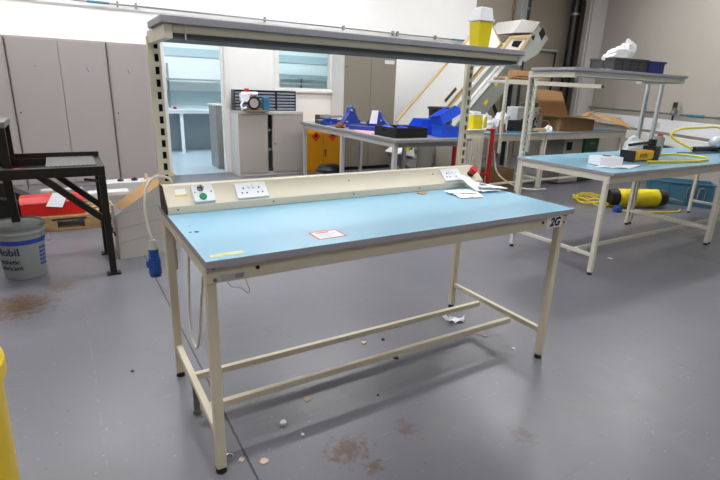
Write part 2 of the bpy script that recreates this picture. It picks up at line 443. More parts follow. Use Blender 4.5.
t = thing('dado_trunking', tuple(rw(1, .03, .86)), 'white dado trunking with sockets along the beige right wall', 'trunking')
MB().prism([rw(-2.5, .002), rw(4.1, .002), rw(4.1, .055), rw(-2.5, .055)], (0, 0, .20)).build('channel', 'white', t, .004)
for o in t.children: o.location.z += .87
for k in (1.2, 2.75):
    o = MB().prism([rw(k, .0556), rw(k+.15, .0556), rw(k+.15, .063), rw(k, .063)], (0, 0, .09)).build('socket', 'cab_side', t, .003); o.location.z += .92
t = thing('lower_trunking', tuple(rw(1, .03, .62)), 'lower white trunking on the beige wall behind the blue bench', 'trunking')
o = MB().prism([rw(-2.5, .002), rw(2.2, .002), rw(2.2, .09), rw(-2.5, .09)], (0, 0, .15)).build('channel', 'skirt', t, .004); o.location.z += .67

# lights
def lamp(x, y, z, L, W, mat, lab, group, rz=0):
    t = thing('ceiling_light', (x, y, z), lab, 'ceiling light', group)
    MB().box(x-L/2, x+L/2, y-W/2, y+W/2, z-.07, z-.001).build('housing', 'white', t, .004)
    MB().box(x-L/2+.02, x+L/2-.02, y-W/2+.015, y+W/2-.015, z-.085, z-.071).build('diffuser', mat, t)
    t.rotation_euler.z = rz
for x, y in ((-2.6, 5.2), (.1, 5.2), (3.1, 5.2), (6.4, 4.5), (-1.4, 2.4), (1.6, 2.4), (4.8, 2.4), (7.3, 2.2), (-.7, -.5), (2.5, -.5), (.8, -3.6)):  # unseen fixtures; front and right ones added to brighten bench and wall
    lamp(x, y, ZC, 1.6, .42, 'hallamp', 'unseen hall ceiling tube light above the benches', 'hall ceiling tube lights')
for x, y in ((1.6, 8.1), (4.2, 8.1)):
    lamp(x, y, AZ, 1.8, .5, 'coolamp', 'cool tube light on the annex ceiling', 'annex ceiling lights')

# ------------------------------------------------------------------ workbench builder
def slotted(name, parent, x, y0, z0, z1, mat, w=.05, dep=.022):
    """slotted upright, front face toward -Y"""
    b = MB(); sw, sh, pitch = .016, .030, .050; sx = x+.008
    # face with real slots: two side strips, webs between slots
    b.box(x-w/2, sx-sw/2, y0, y0+.003, z0, z1); b.box(sx+sw/2, x+w/2, y0, y0+.003, z0, z1)
    z = z0
    while z < z1-.001:
        b.box(sx-sw/2, sx+sw/2, y0, y0+.003, z, min(z+pitch-sh, z1)); z += pitch
    b.box(x-w/2, x-w/2+.003, y0+.003, y0+dep, z0, z1); b.box(x+w/2-.003, x+w/2, y0+.003, y0+dep, z0, z1)
    b.box(x-w/2+.003, x+w/2-.003, y0+dep-.003, y0+dep, z0, z1, 1)
    return b.build(name, [mat, 'hole'], parent)

def bench(name, ox, oy, L, D, H, frame, label, cat, group=None, top='blue_top', edge='edge', th=.026, stretch=(.28, .53), leg=.035, ax=.03, right_inset=.0, apron=.065):
    t = thing(name, (ox, oy, 0), label, cat, group)
    b = MB().box(ox, ox+L, oy, oy+D, H-th, H, 1); o = b.build('tabletop', [top, edge], t, .002)
    for p in o.data.polygons: p.material_index = 0 if p.normal.z > .5 else 1
    fx0, fx1 = ox+.006, ox+L-right_inset
    ly0, ly1 = oy+.045, oy+D-.07
    za = H-th
    MB().box(fx0, fx1, oy+.032, oy+.0449, za-apron, za-.0005).build('front_rail', frame, t, .003)
    MB().box(fx0+leg, fx1-leg, ly1+leg-.013, ly1+leg, za-apron, za-.0005).build('back_rail', frame, t, .003)
    for s, x in (('l', fx0), ('r', fx1-leg)):
        MB().box(x+.001, x+leg-.001, ly0+leg, ly1, za-.05, za-.0005).build('side_rail', frame, t, .003)
        MB().box(x+.004, x+leg-.004, ly0+leg, ly1, .150, .178).build('low_side_rail', frame, t, .003)
        for y in (ly0, ly1):
            l = MB().box(x, x+leg, y, y+leg, .022, za-.0005).build('leg', frame, t, .003)
            MB().cyl((x+leg/2, y+leg/2, .010), (x+leg/2, y+leg/2, .022), .008, n=10).cyl((x+leg/2, y+leg/2, 0.0), (x+leg/2, y+leg/2, .012), .021, .017, n=16).build('foot', 'rubber', l, smooth=True)
    for s in stretch:
        MB().box(fx0+leg-.004, fx1-leg+.004, oy+s-.013, oy+s+.013, .120, .1499).build('stretcher', frame, t, .003)
    return t

# ------------------------------------------------------------------ the main bench
mb_ = bench('workbench', 0, 0, 1.80, .84, .86, 'cream', 'cream workbench with pale blue top, socket panel and overhead shelf, marked 2G', 'workbench')
xa = .010
for x in (.031, 1.770):
    slotted('slotted_upright', mb_, x, .806, .55, 1.565, 'cream')
# socket panel (wedge)
pts = [(0, .634, .8605), (0, .634, .893), (0, .718, .966), (0, .765, .966), (0, .765, .8605)]
pn = MB().prism([(.004, y, z) for _, y, z in pts], (1.79, 0, 0)).build('socket_panel', 'cream_panel', mb_, .002)
MB().prism([(-.002, y, z) for _, y, z in ((0, .632, .8605), (0, .632, .894), (0, .718, .968), (0, .766, .968), (0, .766, .8605))], (.0055, 0, 0)).build('end_cap', 'blacksteel', pn)
sl = Vector((0, .718-.634, .966-.893)).normalized(); nn = Vector((0, -sl.z, sl.y))
def onp(x, s, h=0): return Vector((x, .634, .893))+sl*s+nn*h     # point on the slope
Rp = Matrix((Vector((1, 0, 0)), sl, nn)).transposed()
def plate(x0, x1, s0, s1, th=.009):
    return MB().obox(onp((x0+x1)/2, (s0+s1)/2, th/2+.0003), (x1-x0, s1-s0, th), Rp)
k = tag(plate(.115, .205, .006, .096, .014).build('socket', 'white', pn, .003), 'white single outlet with green round insert')
MB().cyl(onp(.155, .03, .0143), onp(.155, .03, .020), .016, n=20).build('round_insert', 'green', k, smooth=True)
MB().cyl(onp(.152, .074, .0143), onp(.152, .074, .021), .015, n=20).build('rotary_knob', 'socket', k, smooth=True)
MB().obox(onp(.155, .074, .023), (.003, .026, .003), Rp).obox(onp(.148, .074, .0225), (.022, .003, .0025), Rp).build('knob_mark', 'black', k)
g = MB()
for x, s in ((.125, .056), (.195, .056)): g.cyl(onp(x, s, .0145), onp(x, s, .016), .003, n=8)
g.build('screw', 'black', k)
def double(x0, x1):
    k = tag(plate(x0, x1, .008, .094, .010).build('socket', 'white', pn, .003), 'white double mains socket')
    g = MB(); c = (x0+x1)/2
    for cx in (x0+.036, x1-.036):
        g.obox(onp(cx, .062, .0105), (.006, .009, .002), Rp); g.obox(onp(cx-.011, .036, .0105), (.007, .006, .002), Rp); g.obox(onp(cx+.011, .036, .0105), (.007, .006, .002), Rp)
    g.build('pin_hole', 'black', k)
    for cx in (c-.011, c+.011): MB().obox(onp(cx, .07, .013), (.011, .02, .006), Rp).build('rocker_switch', 'paper', k, .001)
    return k
double(.305, .450); double(1.505, 1.645)
k = MB().cyl(onp(1.722, .050, .0003), onp(1.722, .050, .010), .020, n=20).build('emergency_stop', 'black', pn, smooth=True)
tag(k, 'red emergency stop button on black collar')
MB().cyl(onp(1.722, .050, .010), onp(1.722, .050, .03), .014, n=16).cyl(onp(1.722, .050, .03), onp(1.722, .050, .052), .023, .021, n=24).build('button', 'red', k, smooth=True)
g = MB()
for x in (.045, .47, .90, 1.32): g.cyl((x, .6335, .879), (x, .6308, .879), .0045, n=10)
for x in (.9, 1.45): g.cyl(onp(x, .07, 0), onp(x, .07, .002), .004, n=8)
g.build('panel_screw', 'steel', pn)
MB().obox(onp(.07, .074, .0006), (.045, .03, .001), Rp).build('rating_label', 'paper', pn)
MB().obox(onp(.07, .056, .0006), (.05, .010, .001), Rp).build('yellow_strip', 'yellow', pn)
# overhead shelf
sh = MB().box(.0, 1.80, .437, .71, 1.5855, 1.6095).build('shelf', 'edge', mb_, .002)
for x0 in (.012, 1.770):
    MB().box(x0, x0+.028, .449, .826, 1.537, 1.585).build('shelf_arm', 'cream' if x0 < 1 else 'offwhite', mb_, .002)
MB().box(.041, 1.769, .455, .467, 1.557, 1.585).build('shelf_rail', 'cream', mb_, .002)
MB().box(.041, 1.769, .484, .700, 1.540, 1.585).build('shelf_tray', 'traygrey', mb_, .002)
MB().box(.041, 1.769, .457, .483, 1.543, 1.5565).build('light_strip_housing', 'darkgrey', mb_, .001)
MB().box(.082, .086, .451, .4545, 1.535, 1.588).build('cable_tie', 'offwhite', mb_)
# marks on the bench
MB().box(1.645, 1.757, .0300, .0318, .766, .828).build('number_label', 'paper', mb_)
tx = place_text(text_mb('2G', .058, .0005, .0028, .22), (1.668, .0293, .776), (1, 0, 0), (0, 0, 1)); tx.build('number_text', 'black', mb_)
pl = MB().box(.052, .132, .0302, .0318, .775, .796).build('name_plate', 'lightgrey', mb_)
MB().box(.100, .128, .0296, .0301, .778, .793).build('plate_print', 'midgrey', pl)
g = MB()
for x, z in ((.033, .782), (.030, .824)): g.cyl((x, .0318, z), (x, .027, z), .006, n=10)
g.build('bolt', 'steel', mb_)
g = MB()
for x, z in ((.178, .803), (1.617, .80), (1.777, .822), (1.777, .785)): g.cyl((x, .0319, z), (x, .0296, z), .007 if x < 1.7 else .005, n=12)
g.build('bolt_hole', 'hole', mb_)
st = MB().box(.43, .535, .068, .150, .8602, .8608).build('warning_sticker', 'paper', mb_)
g = MB().box(.425, .54, .150, .158, .8602, .8609).box(.425, .54, .0615, .0675, .8602, .8609).box(.4235, .4295, .0615, .158, .8602, .8609).box(.5355, .541, .0615, .158, .8602, .8609)
g.box(.445, .50, .132, .143, .8608, .8611)
g.build('red_border', 'red', st)
g = MB()
for i, y in enumerate((.119, .106, .093, .08)): g.box(.445, .525-.014*i, y, y+.0025, .8608, .8611)
g.build('sticker_print', 'midgrey', st)
MB().box(.025, .135, .034, .060, .8601, .8604).build('worn_tape', 'tape', mb_)
g = MB()
for x, y, r in ((.030, .345, .006), (.052, .340, .009), (.045, .43, .003)): g.cyl((x, y, .8600), (x, y, .8606), r, n=12)
g.build('screw_hole', 'hole', mb_)
MB().cyl((1.30, .585, .8601), (1.30, .585, .864), .028, n=24).build('cable_grommet', 'pallet', mb_, smooth=True)
MB().box(.012, .036, .44, .455, .02, .1495).cyl((.024, .448, .0), (.024, .448, .02), .018, n=14).build('floor_bracket', 'steel', mb_)

# supply cable with blue plug
cb = thing('supply_cable', (-.03, .74, .6), 'white supply cable looping over panel end with blue plug hanging', 'cable')
MB().tube([(.055, .782, .95), (.045, .785, .985), (.0, .775, 1.0), (-.045, .76, .975), (-.07, .73, .90), (-.070, .71, .80), (-.058, .70, .735)], .006, 10).build('cord', 'cable', cb, smooth=True)
MB().cyl((-.058, .70, .70), (-.058, .70, .74), .019, .013, n=20).build('cable_gland', 'lightgrey', cb, smooth=True)
MB().cyl((-.058, .70, .655), (-.058, .70, .70), .021, .021, n=20).cyl((-.058, .70, .59), (-.058, .70, .662), .027, .025, n=24).cyl((-.058, .70, .575), (-.058, .70, .592), .023, .025, n=24).box(-.068, -.048, .665, .68, .60, .65).box(-.092, -.08, .69, .71, .62, .65).build('plug', 'plugblue', cb, smooth=True)
MB().tube([(.052, .50, .765), (.045, .50, .68), (.035, .50, .50), (.028, .46, .39), (.030, .40, .35), (.032, .33, .42), (.035, .27, .60), (.048, .24, .765)], .005, 8).build('hanging_loop', 'cable', cb, smooth=True)
tag(cb.children[-1], 'white cable loop hanging under the left end of the top')
w = MB().tube([(.070, .028, .774), (.085, .026, .752), (.115, .026, .742), (.138, .026, .720), (.145, .026, .728), (.134, .027, .765), (.130, .028, .774)], .0014, 6).build('loose_wire', 'chip', None, smooth=True)
tag(w, 'thin pale wire dangling below the nameplate on the bench rail', 'wire')

# leaflets on the bench
def sheets(name, lab, quads, cat='papers', blue=None, base=.861):
    t = thing(name, (quads[0][0][0], quads[0][0][1], base), lab, cat)
    for i, q in enumerate(quads):
        MB().sheet([(x, y, z) for x, y, z in q], .006, seed=i*3.1+quads[0][0][0], n=8).build('sheet', 'paper', t, smooth=True)
        if blue: MB().sheet([(x*.5+q[0][0]*.5, y*.5+q[0][1]*.5, z+.012) for x, y, z in q], .0, seed=i, n=2).build('printed_patch', 'inkblue', t)
    return t
z = .862
sheets('folded_leaflet', 'crumpled white leaflets lying flat in front of the right socket', [
    [(1.41, .40, z), (1.55, .37, z), (1.60, .46, z), (1.44, .50, z)],
    [(1.42, .49, z+.004), (1.58, .44, z+.006), (1.60, .55, z+.004), (1.44, .57, z+.002)]])
sheets('folded_leaflet', 'white leaflet leaning against the socket panel below red button', [
    [(1.585, .47, z+.010), (1.70, .54, z+.012), (1.665, .618, z+.055), (1.555, .625, z+.085)]])
sheets('folded_leaflet', 'white leaflets with blue print near right end of bench', [
    [(1.64, .50, z+.022), (1.79, .43, z+.016), (1.80, .50, z+.014), (1.68, .60, z+.028)],
    [(1.60, .47, z+.006), (1.75, .44, z+.003), (1.78, .52, z+.003), (1.66, .55, z+.006)]])
MB().sheet([(1.67, .52, .894), (1.70, .50, .892), (1.71, .53, .892), (1.68, .55, .896)], 0, n=2).build('blue_print_card', 'inkblue')
tag(bpy.data.objects['blue_print_card'], 'small blue printed card on the leaflets at bench right end', 'card')

# yellow tub on shelf
t = thing('sharps_tub', (1.565, .55, 1.61), 'yellow tub with white lid standing on the bench overhead shelf', 'tub')
MB().prism([(1.532, .51, 1.6098), (1.602, .51, 1.6098), (1.602, .57, 1.6098), (1.532, .57, 1.6098)], (0, 0, .001)).build('base', 'yellow', t)
bm_ = MB(); lo = [(1.530, .508), (1.604, .508), (1.604, .572), (1.530, .572)]; hi = [(1.522, .500), (1.612, .500), (1.612, .580), (1.522, .580)]
a = [bm_.bm.verts.new((x, y, 1.611)) for x, y in lo]; c = [bm_.bm.verts.new((x, y, 1.735)) for x, y in hi]
bm_.bm.faces.new(a[::-1]); bm_.bm.faces.new(c)
for i in range(4): bm_.bm.faces.new((a[i], a[(i+1) % 4], c[(i+1) % 4], c[i]))
bm_.build('body', 'yellow', t, .004)
bm_ = MB().box(1.517, 1.617, .495, .585, 1.7355, 1.747)
a = [bm_.bm.verts.new((x, y, 1.747)) for x, y in hi]; c = [bm_.bm.verts.new((x, y, 1.80)) for x, y in ((1.53, .508), (1.604, .508), (1.604, .572), (1.53, .572))]
bm_.bm.faces.new(a[::-1]); bm_.bm.faces.new(c)
for i in range(4): bm_.bm.faces.new((a[i], a[(i+1) % 4], c[(i+1) % 4], c[i]))
bm_.build('lid', 'white', t, .003)

# ------------------------------------------------------------------ right bench with shelf
b2 = bench('workbench', 3.21, .69, 1.94, .95, .845, 'offwhite', 'off-white framed workbench with blue top, high shelf and yellow hand pump', 'workbench', 'off-white benches on the right', right_inset=.02, stretch=(.30,))
del b2['group']
for x in (3.285, 5.115):
    slotted('slotted_upright', b2, x, 1.641, .52, 1.586, 'offwhite' if x < 4 else 'lightgrey', w=.055)
MB().box(3.20, 4.90, 1.16, 1.60, 1.587, 1.611).build('shelf', 'edge', b2, .002)
for x0 in (3.225, 4.855): MB().box(x0, x0+.035, 1.18, 1.6405, 1.535, 1.586).build('shelf_arm', 'offwhite', b2, .002)
MB().box(3.262, 4.853, 1.185, 1.20, 1.546, 1.586).build('shelf_rail', 'offwhite', b2, .002)
MB().box(3.262, 4.853, 1.202, 1.59, 1.56, 1.586).build('shelf_tray', 'traygrey', b2, .002)
# neighbour bench
b5 = bench('workbench', 5.17, .70, 1.35, .95, .845, 'offwhite', 'off-white workbench with blue top at right edge of photo, holding silver gauge', 'workbench', stretch=(.30,))
slotted('slotted_upright', b5, 5.40, 1.651, .52, 1.56, 'lightgrey', w=.055)

# tote boxes on the right bench shelf
def tote(name, c, sx, sy, h, rz, mat, lab, cat='crate', wall=.008, panels=True):
    x, y, z = c
    t = thing(name, (x, y, z), lab, cat)
    b = MB(); b.box(x-sx/2, x+sx/2, y-sy/2, y+sy/2, z, z+.006)
    b.box(x-sx/2, x+sx/2, y-sy/2, y-sy/2+wall, z+.006, z+h).box(x-sx/2, x+sx/2, y+sy/2-wall, y+sy/2, z+.006, z+h)
    b.box(x-sx/2, x-sx/2+wall, y-sy/2+wall, y+sy/2-wall, z+.006, z+h).box(x+sx/2-wall, x+sx/2, y-sy/2+wall, y+sy/2-wall, z+.006, z+h)
    b.build('body', mat, t, .002)
    r = MB(); e = .010
    r.box(x-sx/2-e, x+sx/2+e, y-sy/2-e, y-sy/2-.0005, z+h-.018, z+h).box(x-sx/2-e, x+sx/2+e, y+sy/2+.0005, y+sy/2+e, z+h-.018, z+h)
    r.box(x-sx/2-e, x-sx/2-.0005, y-sy/2, y+sy/2, z+h-.018, z+h).box(x+sx/2+.0005, x+sx/2+e, y-sy/2, y+sy/2, z+h-.018, z+h)
    if panels:
        n = 4
        for i in range(n+1):
            xx = x-sx/2+sx*i/n; r.box(max(xx-.008, x-sx/2), min(xx+.008, x+sx/2), y-sy/2-e*.8, y-sy/2-.0005, z+.004, z+h-.018)
        for i in range(3):
            yy = y-sy/2+sy*i/2; r.box(x-sx/2-e*.8, x-sx/2-.0005, max(yy-.008, y-sy/2), min(yy+.008, y+sy/2), z+.004, z+h-.018)
    r.build('rim', mat, t, .002)
    t.rotation_euler.z = rz
    return t
tote('plastic_tote', (4.13, 1.40, 1.612), .42, .26, .115, -.12, 'darkgrey', 'dark grey ribbed tote on the right bench shelf under plastic bag')
tote('plastic_bin', (4.50, 1.37, 1.612), .22, .24, .11, -.1, 'navy', 'dark blue bin beside grey tote on the right bench shelf', 'bin', panels=False)
t = tag(MB().blob((4.10, 1.40, 1.70), (.18, .09, .095), 3, .3, freq=1.6).blob((4.19, 1.38, 1.72), (.06, .06, .13), 5, .5, freq=2).build('plastic_bag', 'bag', None, smooth=True), 'crumpled clear plastic bag filling the grey tote', 'plastic bag')
tag(MB().sheet([(3.58, 1.20, 1.6118), (3.72, 1.19, 1.6118), (3.76, 1.30, 1.6118), (3.60, 1.33, 1.6118)], .008, seed=4, n=6).build('paper_sheet', 'paper'), 'white paper lying on the shelf left of the grey tote', 'paper')
tag(MB().sheet([(4.70, 1.36, 1.6118), (4.77, 1.38, 1.6118), (4.77, 1.44, 1.69), (4.71, 1.45, 1.68)], .004, seed=2, n=4).build('pink_note', 'pink'), 'pink note sticking out beside the dark blue bin', 'note')

# things on the right bench top
zt = .8455
t = thing('small_carton', (3.60, .96, zt), 'small white carton lying on the right blue benchtop', 'box')
MB().box(3.44, 3.65, .90, 1.06, zt+.004, zt+.075).build('carton', 'white', t, .002)
MB().cyl((3.57, 1.00, zt+.0752), (3.57, 1.00, zt+.078), .035, n=20).build('black_disc', 'black', t, smooth=True)
t.rotation_euler.z = -.35
sheets('paper_sheet', 'white papers spread under the small carton on right bench', [[(3.33, .93, zt+.001), (3.56, .78, zt+.001), (3.86, .86, zt+.001), (3.60, 1.02, zt+.001)]], 'papers', base=zt)
p = thing('hand_pump', (4.2, 1.08, zt), 'yellow and black hydraulic hand pump on the right benchtop', 'pump')
MB().box(4.06, 4.36, .99, 1.10, zt+.012, zt+.095).build('reservoir', 'toolyellow', p, .012)
tx = place_text(text_mb('HYPU', .05, .0005, .001), (4.13, .9885, zt+.037), (1, 0, 0), (0, 0, 1)); tx.build('lettering', 'black', p)
MB().box(4.03, 4.0595, .985, 1.12, zt, zt+.10).build('end_block', 'black', p, .006)
MB().box(4.361, 4.45, .99, 1.11, zt, zt+.13).cyl((4.40, 1.05, zt+.13), (4.40, 1.05, zt+.19), .035, n=14).build('end_block', 'black', p, .006)
MB().beam((4.0, 1.03, zt+.150), (4.44, 1.05, zt+.165), .026, .022).build('lever', 'black', p, .004)
MB().cyl((4.52, 1.07, zt+.03), (4.60, 1.10, zt+.19), .045, n=18).build('valve_body', 'midgrey', p, smooth=True)
MB().cyl((4.60, 1.10, zt+.19), (4.62, 1.11, zt+.215), .025, n=14).build('red_cap', 'red', p, smooth=True)
MB().cyl((4.452, 1.06, zt+.045), (4.78, 1.18, zt+.022), .016, n=10).build('coupling', 'black', p, smooth=True)
p.location.x -= .05; p.location.y += .02
tag(MB().tube([(4.80, 1.20, zt+.014), (5.05, 1.19, zt+.012), (5.10, 1.05, zt+.012), (5.02, .88, zt+.012), (4.7, .80, zt+.012), (4.35, .86, zt+.012), (4.10, .95, zt+.012)], .010, 8).build('yellow_hose', 'hose', None, smooth=True), 'yellow hose looped flat in front of the hand pump', 'hose')
v = thing('clear_valve_pack', (4.80, 1.50, zt), 'pale plastic wrapped part standing behind the hand pump', 'part')
MB().blob((4.80, 1.50, zt), (.17, .06, .12), 8, .3, freq=1.5).build('wrapping', 'cab_side', v, smooth=True)
tag(MB().blob((5.07, 1.40, zt), (.035, .035, .05), 2, .1).build('rubber_bung', 'black', None, smooth=True), 'small black knob at back edge of right bench', 'knob')
g = thing('pressure_gauge', (5.93, 1.3, zt), 'silver round gauge with black fittings at the right photo edge', 'gauge')
MB().ball((5.98, 1.26, zt+.10), .068, n=24).build('dome', 'gauge', g, smooth=True)
MB().cyl((6.03, 1.24, zt+.06), (6.10, 1.22, zt+.12), .06, n=20).box(5.94, 6.06, 1.2, 1.3, zt, zt+.03).build('mount', 'black', g, .004)
MB().cyl((5.62, 1.30, zt+.03), (5.92, 1.27, zt+.03), .028, n=14).build('coupling', 'black', g, smooth=True)
tag(MB().tube([(5.61, 1.31, zt+.03), (5.50, 1.42, zt+.10), (5.44, 1.48, zt+.18), (5.60, 1.46, zt+.235), (5.90, 1.40, zt+.25), (6.15, 1.32, zt+.25), (6.3, 1.25, zt+.1), (6.3, 1.05, zt+.012), (6.1, .92, zt+.012)], .012, 8).build('yellow_hose', 'hose', None, smooth=True), 'yellow hose arching up from coupling beside the silver gauge', 'hose')
tag(MB().tube([(5.25, 1.28, zt+.008), (5.5, 1.18, zt+.008), (5.9, 1.10, zt+.008), (6.3, .98, zt+.008)], .006, 6).build('black_cable', 'black', None, smooth=True), 'thin black cable lying on bench at right edge', 'cable')

# under the right bench
ang = math.atan2(-.32, .19)
cr = thing('storage_crate', (7.05, 1.59, 0), 'steel blue plastic crate on floor against the beige wall', 'crate')
cx, cy = 7.05, 1.59
b = MB(); b.box(cx-.78, cx, cy, cy+.38, .0, .01).box(cx-.78, cx, cy, cy+.012, .01, .315).box(cx-.78, cx, cy+.368, cy+.38, .01, .315).box(cx-.78, cx-.768, cy+.012, cy+.368, .01, .315).box(cx-.012, cx, cy+.012, cy+.368, .01, .315)
b.build('body', 'crateblue', cr, .004)
b = MB().box(cx-.795, cx+.015, cy-.015, cy-.0005, .295, .317).box(cx+.0005, cx+.015, cy, cy+.38, .295, .317)
for k in (0, .25, .51, .76): b.box(cx-k-.02, cx-k, cy-.012, cy-.0005, .01, .29)
b.build('rim', 'crateblue', cr, .003)
for k in (.10, .23):
    MB().tube([(cx-k, cy-.022, .10), (cx-k, cy-.022, .25), (cx-k-.07, cy-.022, .25), (cx-k-.07, cy-.022, .10)], .008, 6, sub=2).build('wire_latch', 'silver', cr)
cr.rotation_euler.z = ang
r = thing('hose_reel', (6.3, 2.05, 0), 'yellow hose wound on a black drum lying on the floor', 'hose reel')
A, B = Vector((5.88, 2.22, .125)), Vector((6.38, 1.98, .125))
b = MB(); dr = (B-A).normalized(); pr = []
n = 17
for i in range(n):
    c = A+(B-A)*(i+.5)/n
    b.cyl(c-dr*.0175, c+dr*.0175, .112+.008*random.random(), n=20)
b.build('wound_hose', 'hose', r, smooth=True)
MB().cyl(A-dr*.12, A-dr*.001, .105, .115, n=20).build('drum_end', 'black', r, smooth=True)
MB().cyl(B+dr*.001, B+dr*.12, .118, .10, n=20).build('drum_end', 'black', r, smooth=True)
MB().cyl(B+dr*.1201, B+dr*.16, .03, n=12).cyl(B+dr*.16, B+dr*.40-Vector((0, 0, .05)), .017, n=12).build('steel_nozzle', 'silver', r, smooth=True)
pts = []
for i in range(46):
    a = i*.55; rr = .20+.06*math.sin(i*1.3)
    pts.append((5.80+.30*math.cos(a)*(.7+.3*math.sin(i*.7)), 2.50+1.2*rr*math.sin(a), .02+.02*(i % 5)))
tag(MB().tube(pts, .009, 6, sub=5).build('tangled_cable', 'hose', None, smooth=True), 'tangled yellow cable coiled on floor left of the reel', 'cable')
tag(MB().tube([(5.66, 2.10, .012), (5.80, 1.88, .012), (6.1, 1.74, .012), (6.35, 1.66, .012), (6.5, 1.70, .012)], .011, 6).build('yellow_cable', 'hose', None, smooth=True), 'single yellow cable running along the floor in front of the reel', 'cable')
tag(MB().blob((5.62, 2.02, 0), (.07, .05, .07), 4, .3).build('blue_connector', 'plugblue', None, smooth=True), 'blue connector lying on floor among the yellow cable', 'connector')

# ------------------------------------------------------------------ far right bench row (two)
def farbench(ox, L, lab):
    return bench('workbench', ox, 3.40, L, .76, .865, 'offwhite', lab, 'workbench', stretch=(.12,), apron=.085)
b3 = farbench(4.70, 1.12, 'blue topped bench behind, left of the two, cluttered under the slotted shelf')
b4 = farbench(5.84, 1.95, 'blue topped bench behind, right of the two, carrying the open carton')
slotted('slotted_upright', b3, 4.83, 3.378, .60, 1.60, 'offwhite', w=.05, dep=.02)
slotted('slotted_upright', b3, 5.40, 3.378, .60, 1.60, 'offwhite', w=.05, dep=.02)
MB().box(4.80, 6.90, 3.40, 3.75, 1.530, 1.560).build('shelf_board', 'cab_side', b3, .002)
MB().box(4.80, 6.90, 3.385, 3.3995, 1.515, 1.572).build('shelf_rail', 'offwhite', b3, .002)
MB().box(6.88, 6.905, 3.36, 3.384, 1.52, 1.565).build('rail_end', 'black', b3)
zs = 1.5605
for i, (x0, x1, y0, y1, zz, rz, lab) in enumerate(((4.90, 5.45, 3.40, 3.72, zs, .05, 'flattened brown cardboard at bottom of the high shelf stack'), (4.90, 5.72, 3.42, 3.72, zs+.030, -.06, 'flattened brown cardboard on top of the high shelf stack'))):
    o = MB().sheet([(x0, y0, zz), (x1, y0, zz), (x1, y1, zz), (x0, y1, zz)], .012, th=.012, seed=i+2, n=8).build('flattened_carton', 'card'); tag(o, lab, 'cardboard', None)
tag(MB().box(5.14, 5.44, 3.50, 3.68, zs+.070, zs+.14).build('small_carton', 'card', None, .003), 'small brown box on the flattened cardboard of high shelf', 'box')
# papers and clutter
z3 = .8655
tag(MB().blob((4.98, 3.84, z3), (.11, .15, .17), 2, .4).build('crumpled_bag', 'paper', None, smooth=True), 'crumpled white bag heaped at left end of rear bench', 'bag')
tag(MB().blob((5.32, 3.86, z3), (.14, .14, .20), 6, .4).build('crumpled_bag', 'paper', None, smooth=True), 'large crumpled white bag behind the small black box', 'bag')
tag(MB().blob((5.00, 3.55, z3), (.06, .05, .12), 9, .4).build('wrapped_part', 'copper', None, smooth=True), 'reddish brown wrapped part beside the crumpled white bag', 'part')
tag(MB().blob((4.81, 3.50, z3), (.06, .04, .06), 12, .4).build('cable_bundle', 'midgrey', None, smooth=True), 'grey bundle of cable at left corner of rear bench', 'cable')
k = thing('black_instrument', (5.28, 3.5, z3), 'small black instrument box on rear bench by the upright', 'instrument')
MB().box(5.14, 5.36, 3.47, 3.58, z3+.02, z3+.17).build('case', 'black', k, .005)
MB().box(5.05, 5.40, 3.44, 3.60, z3, z3+.018).build('base_tray', 'tealplastic', k, .003)
k = thing('black_instrument', (5.6, 3.6, z3), 'small black instrument box right of the slotted upright', 'instrument')
MB().box(5.56, 5.74, 3.60, 3.72, z3, z3+.17).build('case', 'black', k, .005)
MB().tube([(5.6, 3.6, z3+.01), (5.55, 3.52, z3+.01), (5.66, 3.47, z3+.01), (5.75, 3.55, z3+.01)], .008, 6).build('lead', 'black', k, smooth=True)
k = thing('white_cabinet_box', (5.8, 3.95, z3), 'white box with punched holes standing behind the black instrument', 'box')
MB().box(5.66, 6.17, 3.88, 4.10, z3, z3+.335).build('case', 'cab_side', k, .004)
g = MB()
for (x, zz, r) in ((6.02, .26, .012), (6.02, .16, .022), (5.96, .13, .018), (5.98, .07, .02), (6.06, .12, .014), (6.04, .04, .02), (5.75, .28, .01)): g.cyl((x+.05, 3.8795, z3+zz), (x+.05, 3.876, z3+zz), r, n=12)
g.build('hole', 'hole', k)
k = thing('bench_drill', (6.05, 3.95, z3+.336), 'small dark machine on top of the white punched box', 'machine')
MB().box(5.90, 6.10, 3.88, 4.05, z3+.336, z3+.40).cyl((6.0, 3.96, z3+.40), (6.0, 3.96, z3+.53), .03, n=12).box(5.97, 6.07, 3.9, 4.0, z3+.42, z3+.46).build('body', 'darkgrey', k, .004)
MB().cyl((6.0, 3.96, z3+.53), (6.0, 3.96, z3+.56), .045, n=12).build('knob', 'black', k, smooth=True)
tag(MB().box(5.70, 5.90, 3.50, 3.60, z3, z3+.045).build('wood_block', 'woodtrim', None, .003), 'pale wood block on rear bench before the white box', 'block')
tag(MB().ball((5.47, 3.47, z3+.024), .024).build('yellow_stopper', 'hose', None, smooth=True), 'small yellow cap on rear bench edge beside upright', 'cap')
tag(MB().blob((5.96, 3.52, z3), (.06, .05, .07), 3, .4).build('white_fitting', 'white', None, smooth=True), 'small white fitting at the bench joint', 'fitting')
tag(MB().tube([(5.92, 3.66, z3+.02), (6.08, 3.62, z3+.06), (6.10, 3.66, z3+.14), (5.98, 3.70, z3+.15)], .010, 8).build('brown_strap', 'card', None, smooth=True), 'curled brown strap on rear bench beside the open carton', 'strap')
